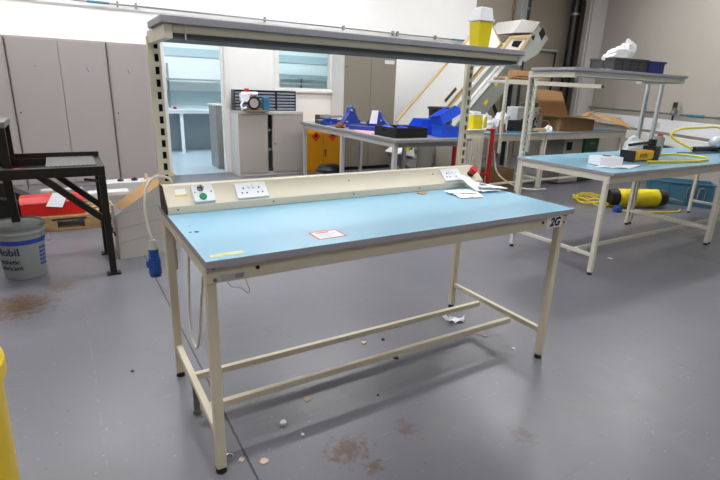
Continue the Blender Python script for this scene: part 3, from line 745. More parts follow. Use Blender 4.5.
# open carton
k = thing('open_carton', (6.6, 3.7, z3), 'open brown cardboard box with flaps spread on the rear right bench', 'box')
X0, X1, Y0, Y1, H_ = 6.22, 7.06, 3.52, 3.86, .20
b = MB().box(X0, X1, Y0, Y0+.006, z3, z3+H_).box(X0, X1, Y1-.006, Y1, z3, z3+H_).box(X0, X0+.006, Y0+.006, Y1-.006, z3, z3+H_).box(X1-.006, X1, Y0+.006, Y1-.006, z3, z3+H_).box(X0+.006, X1-.006, Y0+.006, Y1-.006, z3, z3+.006)
b.build('body', 'carddark', k)
zf = z3+H_+.001
MB().sheet([(X0-.08, Y1, zf), (X1-.22, Y1, zf), (X1-.38, Y1+.07, zf+.38), (X0-.14, Y1+.07, zf+.40)], .0, th=.006, n=4).build('back_flap', 'card', k)
MB().sheet([(X0, Y0, zf), (X1, Y0, zf), (X1+.06, Y0-.20, zf-.04), (X0-.1, Y0-.18, zf+.03)], .01, th=.006, seed=3, n=6).build('front_flap', 'card', k)
MB().sheet([(X1, Y0+.12, zf), (X1-.02, Y1, zf), (7.95, 4.00, z3+.31), (7.42, 3.80, z3+.29)], .02, th=.006, seed=5, n=6).build('side_flap', 'card', k)
MB().sheet([(X1-.06, 3.40, z3+.20), (X1+.08, 3.74, z3+.27), (8.10, 3.74, z3+.17), (7.72, 3.26, z3+.02)], .015, th=.006, seed=8, n=6).build('loose_flap', 'card', k)
MB().sheet([(X0, Y0, zf), (X0, Y1-.02, zf), (X0-.22, Y1-.02, zf+.02), (X0-.22, Y0, zf+.04)], .01, th=.006, seed=6, n=4).build('left_flap', 'card', k)
tag(MB().blob((7.64, 4.08, z3), (.10, .06, .13), 7, .2, freq=1.5).build('pale_mound', 'bag', None, smooth=True), 'added pale sack lying right of the open carton', 'mound')  # pale shape added where lit wall trunking shows
# under rear benches
k = thing('grey_cabinet', (6.9, 3.95, 0), 'grey cabinet with dark green drawers under the rear right bench', 'cabinet')
MB().box(6.52, 7.00, 3.62, 4.05, .02, .74).build('body', 'midgrey', k, .004)
MB().box(7.02, 7.42, 3.62, 4.05, .02, .74).build('drawer_body', 'greencrate', k, .004)
for zz in (.06, .23, .40, .57):
    d_ = MB().box(7.035, 7.405, 3.604, 3.6195, zz, zz+.155).build('drawer', 'greencrate', k, .003)
    MB().box(7.16, 7.28, 3.594, 3.6035, zz+.07, zz+.085).build('handle', 'silver', d_)
MB().box(6.60, 6.72, 3.61, 3.6195, .55, .68).build('vent', 'hole', k)
tag(MB().box(6.03, 6.30, 3.9, 3.93, 0.0, .70).build('leaning_panel', 'cab_side', None, .003), 'pale panel standing under the rear right bench', 'panel')
tag(MB().box(5.05, 5.6, 3.75, 4.1, .0, .28).build('floor_box', 'carddark', None, .004), 'brown box on the floor under the rear left bench', 'box')
tag(MB().tube([(4.86, 3.5, .62), (4.9, 3.48, .38), (5.0, 3.44, .24), (5.25, 3.40, .11), (5.6, 3.38, .03), (5.9, 3.36, .02)], .012, 8).build('hanging_cable', 'cable', None, smooth=True), 'white cable hanging from rear left bench to the floor', 'cable')

# cream ribbed cabinet, yellow tub, red trolley, green crates
k = thing('ribbed_cabinet', (4.4, 3.65, 0), 'cream ribbed cabinet standing left of the rear benches', 'cabinet')
MB().box(4.13, 4.62, 3.48, 3.90, .02, .90).build('body', 'offwhite', k, .006)
g = MB()
for i in range(9): g.box(4.19+i*.045, 4.205+i*.045, 3.470, 3.4795, .05, .80)
g.build('rib', 'offwhite', k, .002)
MB().box(4.14, 4.62, 3.46, 3.92, .901, .915).build('top', 'cab_side', k, .003)
k = thing('sharps_tub', (4.53, 3.6, .92), 'yellow tub with white lid on the cream ribbed cabinet', 'tub')
MB().box(4.43, 4.60, 3.52, 3.66, .916, 1.10).build('body', 'yellow', k, .006)
MB().box(4.425, 4.605, 3.515, 3.665, 1.1005, 1.115).obox((4.50, 3.58, 1.135), (.12, .10, .03), (0, .1, 0)).build('lid', 'white', k, .004)
MB().box(4.605, 4.66, 3.50, 3.505, .93, 1.08).build('side_flap', 'yellow', k)
k = thing('red_trolley', (4.4, 3.35, 0), 'red tubular steel trolley frame before the cream cabinet', 'trolley')
for x in (3.99, 4.645):
    MB().box(x, x+.045, 3.36, 3.40, .02, .91).build('upright', 'redsteel', k, .006)
    MB().box(x-.02, x+.065, 3.30, 3.46, .0, .02).build('base_foot', 'redsteel', k, .003)
MB().box(4.036, 4.644, 3.365, 3.395, .30, .34).build('cross_bar', 'redsteel', k, .006)
MB().box(4.56, 4.69, 3.355, 3.405, .911, .935).build('handle', 'redsteel', k, .006)
for i, zz in enumerate((.0, .30, .60)):
    k = tote('green_crate', (4.46, 4.18, zz), .42, .40, .292, 0, 'greencrate', ['dark green crate at bottom of the stack behind grey bench', 'dark green crate in middle of the stack behind grey bench', 'dark green crate on top of the stack under black tub'][i], 'crate', panels=False)
    MB().box(4.26, 4.66, 3.9675, 3.9695, zz+.274, zz+.290).build('white_edge', 'white', k)
# ------------------------------------------------------------------ grey bench in the middle
gb = thing('workbench', (2.88, 3.05, 0), 'long grey steel workbench carrying blue castings and bins', 'workbench')
o = MB().box(2.86, 3.96, 3.02, 5.78, .825, .86, 1).build('tabletop', ['lightgrey', 'midgrey'], gb, .003)
for y in (3.08, 4.38, 5.68):
    for x in (2.875, 3.895):
        l = MB().box(x, x+.05, y, y+.05, .02, .8245).build('leg', 'lightgrey', gb, .003)
        MB().box(x-.008, x+.058, y-.008, y+.058, 0, .02).build('foot', 'rubber', l)
for y in (3.085, 5.70): MB().box(2.926, 3.894, y, y+.025, .765, .8245).build('end_rail', 'midgrey', gb, .003)  # end rails darker than side rails: front shade put into their grey
MB().box(2.885, 2.91, 3.131, 4.379, .765, .8245).box(2.885, 2.91, 4.431, 5.679, .765, .8245).build('side_rail', 'lightgrey', gb, .003)
MB().box(3.905, 3.93, 3.131, 4.379, .765, .8245).box(3.905, 3.93, 4.431, 5.679, .765, .8245).build('side_rail', 'lightgrey', gb, .003)
gb.rotation_euler.z = -.03; gb.location.x -= .025
zb = .8605
# dark tray with blue parts
t = thing('parts_tray', (3.2, 3.3, zb), 'dark brown box with hand hole on the grey bench corner', 'box')
b = MB(); x0, x1, y0, y1, h = 2.92, 3.37, 3.16, 3.62, .115
b.box(x0, x1, y0, y1, zb, zb+.006).box(x0, x1, y0, y0+.01, zb+.006, zb+h).box(x0, x1, y1-.01, y1, zb+.006, zb+h).box(x0, x0+.01, y0+.01, y1-.01, zb+.006, zb+h).box(x1-.01, x1, y0+.01, y1-.01, zb+.006, zb+h)
b.build('body', 'blacksteel', t, .002)
MB().box(x0-.0012, x0-.0002, 3.35, 3.45, zb+.065, zb+.09).build('hand_hole', 'hole', t)
for i, (x, y, s, lab) in enumerate(((3.03, 3.50, .07, 'blue plastic part at the back left of dark tray'), (3.16, 3.36, .08, 'blue plastic part in the middle of dark tray'), (3.26, 3.50, .06, 'blue plastic part at right of dark tray'))):
    tag(MB().obox((x, y, zb+.092), (s*1.5, s*1.5, .035), (.12, .1*i, .5*i)).cyl((x, y, zb+.007), (x, y, zb+.09), .03, n=12).build('blue_part', 'bluebin', None, .003), lab, 'part')
# open-fronted storage bins
def lin_bin(loc, L, W, H, rot, lab):
    t = thing('storage_bin', loc, lab, 'bin', None); x, y, z = loc
    b = MB(); w = .006
    b.box(x-L/2, x+L/2, y-W/2, y+W/2, z, z+w)
    prof = [(x-L/2, z+w), (x+L/2, z+w), (x+L/2, z+H*.55), (x+L/2-.06, z+H), (x-L/2, z+H)]
    for yy in (y-W/2, y+W/2-w): b.prism([(px, yy, pz) for px, pz in prof], (0, w, 0))
    b.box(x-L/2, x-L/2+w, y-W/2+w, y+W/2-w, z+w, z+H).box(x+L/2-w, x+L/2, y-W/2+w, y+W/2-w, z+w, z+H*.45)
    b.build('body', 'bluebin', t, .002)
    MB().box(x-L/2-.012, x+L/2-.06, y-W/2-.008, y-W/2-.0005, z+H-.014, z+H).box(x-L/2-.012, x+L/2-.06, y+W/2+.0005, y+W/2+.008, z+H-.014, z+H).box(x-L/2-.012, x-L/2-.0005, y-W/2, y+W/2, z+H-.014, z+H).box(x+L/2+.0005, x+L/2+.012, y-W/2, y+W/2, z+H*.40, z+H*.5).build('rim', 'bluebin', t, .002)
    MB().box(x+L/2-w*.5, x+L/2-w*.5, y-.01, y+.01, z, z).bm.free()
    t.rotation_euler = rot
    return t
lin_bin((3.74, 3.21, zb), .37, .21, .135, (0, 0, -.05), 'bright blue bin lying at front edge of the grey bench')
lin_bin((3.66, 3.58, zb), .34, .26, .19, (0, 0, PI-.15), 'bright blue bin standing behind on the grey bench')
lin_bin((3.73, 3.24, zb+.200), .33, .19, .13, (math.radians(-12), math.radians(-24), .1), 'bright blue bin tipped on top of another blue bin')
# black tub behind
zt2 = .893
t = thing('black_tub', (4.40, 4.17, zt2), 'black round tub on the green crates behind the blue bins', 'tub')
MB().lathe((4.40, 4.17, zt2), [(.16, 0), (.18, .25), (.16, .25)], 32).build('body', 'black', t, smooth=True)
MB().lathe((4.40, 4.17, zt2+.251), [(.18, 0), (.20, .004), (.20, .03), (.17, .036)], 32).build('rim', 'black', t, smooth=True)
# pink sheet, papers
tag(MB().sheet([(2.92, 3.72, zb), (3.12, 3.68, zb), (3.18, 4.25, zb), (2.98, 4.25, zb)], .003, seed=3, n=6).build('pink_sheet', 'pink'), 'pink sheet on the grey bench beside the dark tray', 'paper')
# blue castings
def casting(name, loc, lab, s=1.0, rz=0):
    x, y, z = loc
    t = thing(name, loc, lab, 'casting')
    prof = [(-.16, 0), (.16, 0), (.17, .06), (.12, .10), (.06, .17), (.05, .22), (0, .25), (-.05, .22), (-.06, .16), (-.14, .09), (-.17, .05)]
    MB().prism([(x+a*s, y-.03*s, z+b_*s) for a, b_ in prof], (0, .06*s, 0)).build('plate', 'bluesteel', t, .006)
    MB().box(x-.17*s, x+.17*s, y-.09*s, y-.0305*s, z, z+.035*s).build('base', 'bluesteel', t, .005)
    for a, b_ in ((-.13, .06), (.13, .07), (-.0, .22), (-.045, .19), (.07, .12)):
        MB().cyl((x+a*s, y-.0305*s, z+b_*s), (x+a*s, y-.06*s, z+b_*s), .013*s, n=10).build('bolt', 'silver', t, smooth=True)
    t.rotation_euler.z = rz; return t
casting('blue_casting', (3.26, 4.80, zb), 'large blue bracket casting with bolts standing on the grey bench', 1.2, .4)
casting('blue_casting', (3.40, 4.30, zb), 'blue bracket casting behind white tag on the grey bench', 1.05, -.9)
tag(MB().sheet([(3.18, 4.16, zb+.09), (3.26, 4.10, zb+.09), (3.28, 4.10, zb+.26), (3.21, 4.15, zb+.26)], .0, n=2).build('white_tag', 'paper'), 'white paper tag leaning on the second blue bracket', 'tag')
t = thing('blue_plate', (3.15, 4.30, zb), 'long flat blue machined plate lying on the grey bench', 'plate')
MB().prism([(3.00, 4.40, zb), (3.06, 4.22, zb), (3.28, 3.95, zb), (3.38, 3.97, zb), (3.22, 4.22, zb), (3.09, 4.50, zb)], (0, 0, .055)).build('body', 'bluesteel', t, .008)
MB().cyl((3.09, 4.34, zb+.0555), (3.09, 4.34, zb+.075), .025, n=14).cyl((3.25, 4.08, zb+.0555), (3.25, 4.08, zb+.075), .025, n=14).build('boss', 'steel', t, smooth=True)
t = thing('blue_vice', (3.08, 5.1, zb), 'low blue vice at the far end of the grey bench', 'vice')
MB().box(2.96, 3.26, 5.02, 5.20, zb, zb+.035).box(2.98, 3.06, 5.04, 5.18, zb+.0355, zb+.10).cyl((3.16, 5.11, zb+.036), (3.16, 5.11, zb+.09), .05, n=16).build('body', 'bluesteel', t, .006)
MB().cyl((2.90, 5.11, zb+.065), (2.979, 5.11, zb+.065), .014, n=10).cyl((2.90, 5.04, zb+.065), (2.90, 5.18, zb+.065), .008, n=8).build('screw_handle', 'steel', t, smooth=True)
t = thing('dark_clamp', (3.1, 5.38, zb), 'grey clamp block behind the low blue vice', 'clamp')
MB().box(3.0, 3.22, 5.32, 5.44, zb, zb+.13).box(3.221, 3.45, 5.36, 5.42, zb, zb+.05).build('body', 'darkgrey', t, .005)
MB().box(3.02, 3.40, 5.30, 5.3195, zb+.09, zb+.125).build('bar', 'midgrey', t, .003)
tag(MB().sheet([(3.21, 5.02, zb+.105), (3.40, 4.96, zb+.045), (3.45, 5.08, zb+.05), (3.25, 5.15, zb+.11)], .0, n=2).build('paper_note', 'paper'), 'white note resting on the low blue vice', 'paper')
tag(MB().blob((2.99, 4.62, zb), (.06, .09, .05), 3, .5).build('loose_bolts', 'copper', None, smooth=True), 'small heap of brown fittings near the edge of grey bench', 'fittings')
tag(MB().cyl((2.94, 4.83, zb+.012), (3.18, 4.73, zb+.012), .012, n=8).build('steel_rod', 'steel', None, smooth=True), 'short steel rod lying beside the fittings', 'rod')

# stool under the bench
t = thing('round_stool', (3.05, 4.95, 0), 'black round stool tucked under the grey bench', 'stool')
MB().lathe((3.0, 4.90, .19), [(.17, 0), (.215, .02), (.21, .06), (.16, .105), (.08, .125), (.01, .13)], 32).build('seat', 'black', t, smooth=True)
MB().cyl((3.0, 4.90, .06), (3.0, 4.90, .19), .025, n=12).build('column', 'steel', t, smooth=True)
for i in range(5):
    a = i*2*PI/5
    MB().beam((3.0, 4.90, .07), (3.0+.2*math.cos(a), 4.9+.2*math.sin(a), .045), .03, .025).ball((3.0+.2*math.cos(a), 4.9+.2*math.sin(a), .022), .022).build('leg', 'black', t, .003)

# ------------------------------------------------------------------ cabinets on the back wall
def tallcab(name, x0, x1, y0, y1, H, mat, lab, sidemat=None, marks=(), group=None, plinth=False, label_plate=False, ndoors=2, lock_left=True):
    t = thing(name, ((x0+x1)/2, y0, 0), lab, 'cabinet', group)
    MB().box(x0, x1, y0+.02, y1, .0 if not plinth else .06, H).build('body', sidemat or mat, t, .003)
    if plinth: MB().box(x0+.02, x1-.02, y0+.05, y1-.01, 0, .0595).build('plinth', 'black', t)
    n = ndoors; W = (x1-x0)
    for i in range(n):
        a = x0+.012+(W-.024)*i/n; c = x0+.012+(W-.024)*(i+1)/n
        dd = MB().box(a+.0025, c-.0025, y0, y0+.0195, .07, H-.02).build('door', mat, t, .003)
        if i == 0 and lock_left or (n == 1):
            lx = a+.035 if n > 1 and False else (a+.04)
            MB().cyl((lx, y0-.0003, H*.52), (lx, y0-.006, H*.52), .010, n=12).build('lock', 'darkgrey', dd, smooth=True)
        for (di, mx, mz, mc, ln) in marks:
            if di == i:
                MB().obox((a+mx, y0-.0008, mz), (.007, .001, ln), (0, -.35, 0)).build('pen_mark', mc, dd)
    return t
cz = 1.855
tallcab('storage_cabinet', -1.87, -.80, 6.0, 6.43, cz, 'cab', 'tall grey two door cabinet at left edge of photo')
tallcab('storage_cabinet', -.79, .285, 6.0, 6.43, cz, 'cab', 'tall grey two door cabinet with pink and blue pen marks', marks=((0, .26, 1.52, 'hazred', .03), (1, .30, 1.50, 'plugblue', .06)))
tallcab('storage_cabinet', .295, .93, 6.0, 6.43, cz, 'cab', 'grey cabinet with one visible door next to the doorway', marks=((0, .22, 1.50, 'plugblue', .05),), ndoors=1)
for x in (.24, -.42, .72):
    pass
tallcab('steel_cabinet', 3.80, 4.86, 6.0, 6.43, 1.93, 'cab_tall', 'tall taupe steel cabinet behind the grey bench', sidemat='cab_side', plinth=True, lock_left=False)  # body paler than doors: bright light on its side put into the colour
o = bpy.data.objects['steel_cabinet']
MB().box(4.60, 4.80, 5.9985, 5.9995, 1.81, 1.87).build('name_plate', 'cab_side', o)
MB().box(3.835, 3.86, 5.995, 5.9995, 1.72, 1.735).build('key_slot', 'black', o)
# low cabinet with open gap
t = thing('low_cabinet', (2.55, 6.0, 0), 'low grey cabinet with slightly open doors holding drawer units', 'cabinet')
x0, x1, y0, y1, H = 1.985, 3.06, 6.0, 6.43, 1.0
b = MB().box(x0, x0+.015, y0+.022, y1, .0, H-.045).box(x1-.015, x1, y0+.022, y1, 0, H-.045).box(x0+.015, x1-.015, y1-.015, y1, 0, H-.045).box(x0+.015, x1-.015, y0+.022, y1-.015, 0, .06)
b.build('carcass', 'cab_side', t, .002)  # pale carcass colour carries the light on the left side
MB().box(x0+.016, x1-.016, y0+.05, y1-.016, .39, .405).box(x0+.016, x1-.016, y0+.05, y1-.016, .70, .715).build('inner_shelf', 'lightgrey', t)
MB().box(x0, x1, y0-.01, y1, H-.0445, H).build('top', 'cab_top', t, .004)
MB().box(x0+.004, 2.452, y0, y0+.0215, .05, H-.046).build('door', 'cab_low', t, .003)
dd = MB().box(2.530, x1-.004, y0-.004, y0+.0215, .05, H-.046).build('door', 'cab_low', t, .003)
MB().cyl((2.57, y0-.0045, .50), (2.57, y0-.012, .50), .012, n=12).build('lock', 'darkgrey', dd, smooth=True)
# drawer organisers
def organiser(x0, lab):
    t = thing('drawer_organiser', (x0, 6.1, 1.0), lab, 'drawer unit', 'small parts drawer units on the low cabinet')
    W, D_, H = .338, .16, .31; y0 = 6.20; z0 = 1.0005
    b = MB().box(x0, x0+.012, y0, y0+D_, z0, z0+H).box(x0+W-.012, x0+W, y0, y0+D_, z0, z0+H).box(x0+.012, x0+W-.012, y0, y0+D_, z0+H-.012, z0+H).box(x0+.012, x0+W-.012, y0, y0+D_, z0, z0+.012).box(x0+.012, x0+W-.012, y0+D_-.012, y0+D_, z0+.012, z0+H-.012)
    b.build('housing', 'black', t, .002)
    for r_ in range(6):
        for c_ in range(4):
            xx = x0+.015+c_*.077; zz = z0+.016+r_*.0475
            MB().box(xx, xx+.074, y0+.004, y0+.13, zz, zz+.028).box(xx+.025, xx+.049, y0-.004, y0+.0035, zz+.004, zz+.012).build('drawer', 'drawer', t)
    return t
o1 = organiser(2.0, 'black small parts drawer unit on low cabinet, leftmost of three')
for i, (x, lab) in enumerate(((2.341, 'black small parts drawer unit on low cabinet, middle of three'), (2.682, 'black small parts drawer unit on low cabinet, rightmost of three'))):
    c = copy_tree(o1); c.location.x = x; c['label'] = lab
# saw on board
tag(MB().box(2.10, 2.46, 5.93, 6.12, 1.0005, 1.022).build('wooden_board', 'carddark', None, .002), 'thin reddish brown board on the low cabinet under power tool', 'board')
t = thing('circular_saw', (2.2, 6.02, 1.023), 'white and black power tool with red cap on the low cabinet', 'power tool')
zz = 1.0225
MB().box(2.03, 2.16, 5.96, 6.05, zz+.12, zz+.24).cyl((2.05, 6.0, zz+.235), (2.30, 6.0, zz+.235), .03, n=12).build('motor_housing', 'white', t, .012)
MB().cyl((2.23, 5.945, zz+.10), (2.23, 5.985, zz+.10), .098, n=28).build('blade_guard', 'black', t, smooth=True)
MB().cyl((2.22, 5.935, zz+.10), (2.22, 5.9445, zz+.10), .068, n=28).build('blade', 'cab_low', t, smooth=True)
MB().cyl((2.13, 6.0, zz+.2655), (2.13, 6.0, zz+.31), .035, n=14).build('red_cap', 'red', t, smooth=True)
MB().box(2.10, 2.40, 5.99, 6.06, zz, zz+.012).build('shoe', 'steel', t, .002)
MB().tube([(2.06, 5.97, zz+.12), (2.02, 5.95, zz+.07), (2.05, 5.94, zz+.02), (2.10, 5.96, zz+.04), (2.03, 5.98, zz+.0)], .015, 8).build('strap', 'white', t, smooth=True)
t2 = tag(MB().box(2.385, 2.475, 5.97, 6.05, zz, zz+.19).cyl((2.43, 5.955, zz+.14), (2.43, 5.9695, zz+.14), .03, n=14).build('blue_canister', 'tealplastic', None, .012), 'teal blue canister beside the white power tool', 'canister')
# flammables cabinet
t = thing('flammables_cabinet', (3.42, 6.0, 0), 'amber yellow flammables cabinet with red diamond signs', 'cabinet')
x0, x1, y0, y1, H = 3.085, 3.785, 6.0, 6.40, .725
MB().box(x0, x1, y0+.02, y1, .0, H).build('body', 'amber', t, .003)
for i, (a, c) in enumerate(((x0+.006, 3.432), (3.438, x1-.006))):
    dd = MB().box(a, c, y0, y0+.0195, .05, H-.015).build('door', 'amber', t, .003)
    mx = (a+c)/2+(.03 if i == 0 else .0); s = .085
    k = MB().prism([(mx-s, y0-.0012, .60), (mx, y0-.0012, .60-s), (mx+s, y0-.0012, .60), (mx, y0-.0012, .60+s)], (0, .001, 0)).build('hazard_diamond', 'hazred', dd)
    MB().prism([(mx-.02, y0-.002, .595), (mx+.02, y0-.002, .595), (mx+.03, y0-.002, .615), (mx+.008, y0-.002, .65), (mx-.012, y0-.002, .63), (mx-.028, y0-.002, .62)], (0, .0007, 0)).build('flame_symbol', 'black', k)
    MB().box(mx-.025, mx+.025, y0-.002, y0-.0013, .583, .588).build('symbol_bar', 'black', k)
MB().cyl((3.475, y0-.0002, .37), (3.475, y0-.015, .37), .02, n=14).build('lock_cylinder', 'silver', t, smooth=True)
MB().box(3.468, 3.482, y0-.018, y0-.003, .26, .348).build('lock_handle', 'black', t, .003)
tag(MB().box(3.20, 3.36, 6.05, 6.17, .7255, .80).build('blue_white_carton', 'drawer', None, .003), 'pale blue small carton on top of the flammables cabinet', 'box')
tag(MB().box(3.40, 3.60, 6.06, 6.18, .7255, .765).build('paper_stack', 'paper', None, .002), 'white paper pack on the flammables cabinet', 'paper')

# ------------------------------------------------------------------ annex furniture
t = thing('annex_bench', (2, 8.7, 0), 'pale blue topped bench in the bright room beyond the doorway', 'workbench')
o = MB().box(.9, 5.6, 8.95, 9.55, .845, .875, 1).build('tabletop', ['annex_teal', 'white'], t, .003)
for p in o.data.polygons: p.material_index = 0 if p.normal.z > .5 else 1
MB().box(.9, 5.6, 8.97, 8.99, .79, .8445).build('front_rail', 'white', t, .002)
for x in (1.40, 1.735, 3.5, 5.4):
    MB().box(x, x+.06, 9.0, 9.06, .0, .7895).build('leg', 'white', t, .003)
for x in (1.50, 1.64, 3.85, 4.6): MB().box(x, x+.03, 9.50, 9.54, .8755, 1.75 if x < 2 else 1.62).build('upright', 'annex_low', t)
MB().box(1.1, 5.6, 9.20, 9.54, 1.425, 1.46).build('shelf', 'midgrey', t, .002)
MB().box(2.9, 5.6, 9.25, 9.49, 1.56, 1.64).build('upper_shelf', 'annex_low', t, .002)
t = thing('grey_pedestal', (2.1, 7, 0), 'grey pedestal cabinet just inside the bright room', 'cabinet')
MB().box(1.88, 2.38, 6.85, 7.30, .0, 1.035).build('body', 'midgrey', t, .004)
MB().box(1.87, 2.39, 6.83, 7.31, 1.0355, 1.06).build('top', 'cab_side', t, .003)
k = MB().box(1.895, 2.365, 6.832, 6.8495, .04, 1.02).build('door', 'midgrey', t, .003)
tag(MB().blob((1.66, 9.05, .8755), (.035, .03, .035), 2, .3).build('red_clamp', 'redsteel', None, smooth=True), 'small dark red object on the far room bench', 'clamp')

# ------------------------------------------------------------------ inclined conveyor
S0 = Vector((4.55, 5.42, .93)); ca = math.radians(44.3); U = Vector((math.cos(ca), 0, math.sin(ca))); N = Vector((math.sin(ca), 0, -math.cos(ca)))
def cp(s, n, y=0): return S0+U*s+N*n+Vector((0, y, 0))
def slab(mb, s0, s1, n0, n1, y0, y1, mi=0): return mb.prism([cp(s0, n0, y0), cp(s1, n0, y0), cp(s1, n1, y0), cp(s0, n1, y0)], (0, y1-y0, 0), mi)
t = thing('inclined_conveyor', (5.5, 5.6, 0), 'white inclined conveyor with pale wood edging rising behind the benches', 'conveyor')
s0 = -.06
slab(MB(), s0, 2.48, .02, .555, 0, .04).build('side_board', 'convwhite', t, .003)
b = slab(MB(), s0, 2.5, -.005, .0195, -.01, .05); slab(b, 2.481, 2.5, .02, .62, -.01, .05); slab(b, s0, 2.48, .5555, .575, -.01, .05); b.build('edge_trim', 'woodtrim', t, .002)
slab(MB(), s0, 2.48, .5755, .605, .02, .05).build('shadow_gap', 'darkgrey', t)
slab(MB(), s0, 2.48, .6055, .63, -.02, .06).build('wood_rail', 'woodtrim', t, .003)
slab(MB(), s0, 2.60, .645, .70, -.03, .34).build('upper_rail', 'convwhite', t, .003)
slab(MB(), s0, 2.60, .7005, .83, .03, .32).build('belt_bed', 'convgrey', t, .003)
slab(MB(), s0, 2.70, .8305, .855, -.03, .34).build('middle_rail', 'convwhite', t, .003)
slab(MB(), s0, 2.70, .88, .95, -.03, .34).build('lower_rail', 'convwhite', t, .003)
slab(MB(), .2, 2.62, .951, 1.33, 0, .30).build('under_panel', 'convpanel', t, .003)
slab(MB(), .2, 2.6, .8555, .8795, .02, .30).build('belt_gap', 'convgrey', t)
g = slab(MB(), 1.55, 1.66, 1.13, 1.19, -.004, -.001); g.build('orange_sticker', 'toolyellow', t)
g = slab(MB(), 1.95, 2.06, 1.03, 1.10, -.004, -.001); g.build('orange_sticker', 'toolyellow', t)
k = slab(MB(), .90, 1.22, .43, .49, -.012, -.001).build('hand_grip', 'darkgrey', t, .003)
slab(MB(), .90, 1.22, .425, .436, -.018, -.0125).build('grip_edge', 'woodtrim', t)
def pr(name, pts, y0, y1, mat, bev=.004, par=t):
    return MB().prism([(x, y0, z) for x, z in pts], (0, y1-y0, 0)).build(name, mat, par, bev)
pr('head_box', [(7.34, 2.47), (7.47, 2.655), (7.84, 2.43), (7.62, 2.12), (7.28, 1.96), (7.02, 2.02), (7.06, 2.15)], 5.30, 5.86, 'convgrey', .008)
hc = pr('head_cover', [(6.80, 2.43), (7.01, 2.67), (7.48, 2.675), (7.33, 2.475)], 5.24, 5.86, 'cab_top', .006)
pr('head_frame', [(6.78, 2.38), (7.33, 2.45), (7.31, 2.41), (7.02, 2.05), (6.96, 2.05), (7.20, 2.36), (6.83, 2.335), (6.58, 2.06), (6.53, 2.06)], 5.25, 5.29, 'woodtrim', .002)
pr('head_plate', [(6.83, 2.334), (7.20, 2.359), (6.95, 2.05), (6.59, 2.05)], 5.27, 5.299, 'convwhite', .002)
pr('feed_opening', [(6.88, 2.305), (7.10, 2.32), (7.00, 2.20), (6.84, 2.215)], 5.262, 5.2695, 'hole', 0)
pr('latch', [(7.36, 2.42), (7.44, 2.45), (7.42, 2.36)], 5.28, 5.2995, 'black', 0)
pr('black_diamond', [(7.55, 2.49), (7.64, 2.60), (7.74, 2.49), (7.65, 2.37)], 5.296, 5.2995, 'black', 0)
for x, z1 in ((6.15, 1.2), (7.2, 1.75)):
    MB().box(x, x+.06, 5.50, 5.56, 0, z1).build('support_leg', 'blacksteel', t, .003)
MB().beam((7.23, 5.48, .5), (6.6, 5.48, 1.42), .05, .04).beam((6.3, 5.47, .9), (7.2, 5.47, .9), .05, .04).build('brace', 'blacksteel', t)
# tail of the conveyor
k = MB().prism([(4.28, 5.0, .40), (4.56, 5.0, .58), (4.62, 5.0, .35)], (0, .4, 0)).build('tail_guard', 'convwhite', t, .004)
MB().prism([(4.38, 4.997, .45), (4.555, 4.997, .565), (4.575, 4.997, .50), (4.48, 4.997, .43)], (0, .002, 0)).build('warning_sticker', 'hose', k)
MB().prism([(4.47, 4.995, .455), (4.55, 4.995, .515), (4.56, 4.995, .47)], (0, .0015, 0)).build('warning_symbol', 'black', k)
MB().prism([(4.30, 5.05, .385), (4.78, 5.05, .31), (5.0, 5.05, .02), (4.7, 5.05, .02)], (0, .35, 0)).build('tail_frame', 'midgrey', t, .004)
tag(MB().box(3.84, 4.22, 3.92, 3.95, 0.0, .66).build('leaning_panel', 'cardgrey', None, .003), 'beige board standing on floor behind the grey bench', 'panel')

# ------------------------------------------------------------------ left: black trestle, bucket, pallet
t = thing('steel_trestle', (-.5, 2.6, 0), 'black steel trestle frame with mesh tray and diagonal braces', 'trestle')
x0, x1, y0, y1 = -1.35, -.108, 2.38, 2.95
for y in (y0, y1-.045):
    MB().box(x0, x1, y, y+.045, .745, .812).build('top_rail', 'blacksteel', t, .003)
    l = MB().box(x1-.045, x1-.0005, y, y+.045, .012, .7445).build('leg', 'blacksteel', t, .003)
    MB().box(x1-.07, x1+.025, y-.015, y+.06, 0, .0115).build('foot_plate', 'blacksteel', l)
    MB().beam((-.53, y+.0225, .785), (x1-.03, y+.0225, .415), .043, .05, up=(0, 1, 0)).build('diagonal_brace', 'blacksteel', t, .002)
for x in (x0, x1-.045): MB().box(x, x+.045, y0+.046, y1-.046, .755, .812).build('end_rail', 'blacksteel', t, .003)
MB().beam((x1-.022, y1-.06, .62), (x1-.12, y1-.20, .66), .02, .02).build('hook', 'blacksteel', t)
MB().box(x0+.046, -.46, y0+.046, y1-.046, .755, .7623).build('tray_sheet', 'blacksteel', t)
MB().box(-.459, x1-.046, y0+.046, y1-.046, .80, .818).build('mesh_deck', 'mesh', t)
MB().box(x0, x1, y1-.044, y1-.036, .8125, .85).build('back_lip', 'blacksteel', t)
# raised frame at the left and its leg over the bucket
for y in (2.45, 2.83): MB().box(-.70, -.65, y, y+.045, .8125, 1.07).build('post', 'blacksteel', t, .003)
MB().box(-.95, -.645, 2.44, 2.885, 1.0705, 1.11).build('raised_top', 'steel', t, .003)
MB().beam((-.69, 2.62, .412), (-.70, 2.62, .7449), .05, .05, up=(0, 1, 0)).build('leg', 'blacksteel', t, .003)
MB().box(-.72, -.68, 2.60, 2.906, .745, .785).build('cross_member', 'blacksteel', t, .003)
tag(MB().sheet([(-.70, 2.56, .7625), (-.53, 2.55, .7625), (-.50, 2.68, .7625), (-.66, 2.70, .7625)], .012, seed=3, n=5, th=.004).build('red_rag', 'boxred', None, smooth=True), 'crumpled red rag in the black trestle tray', 'rag')
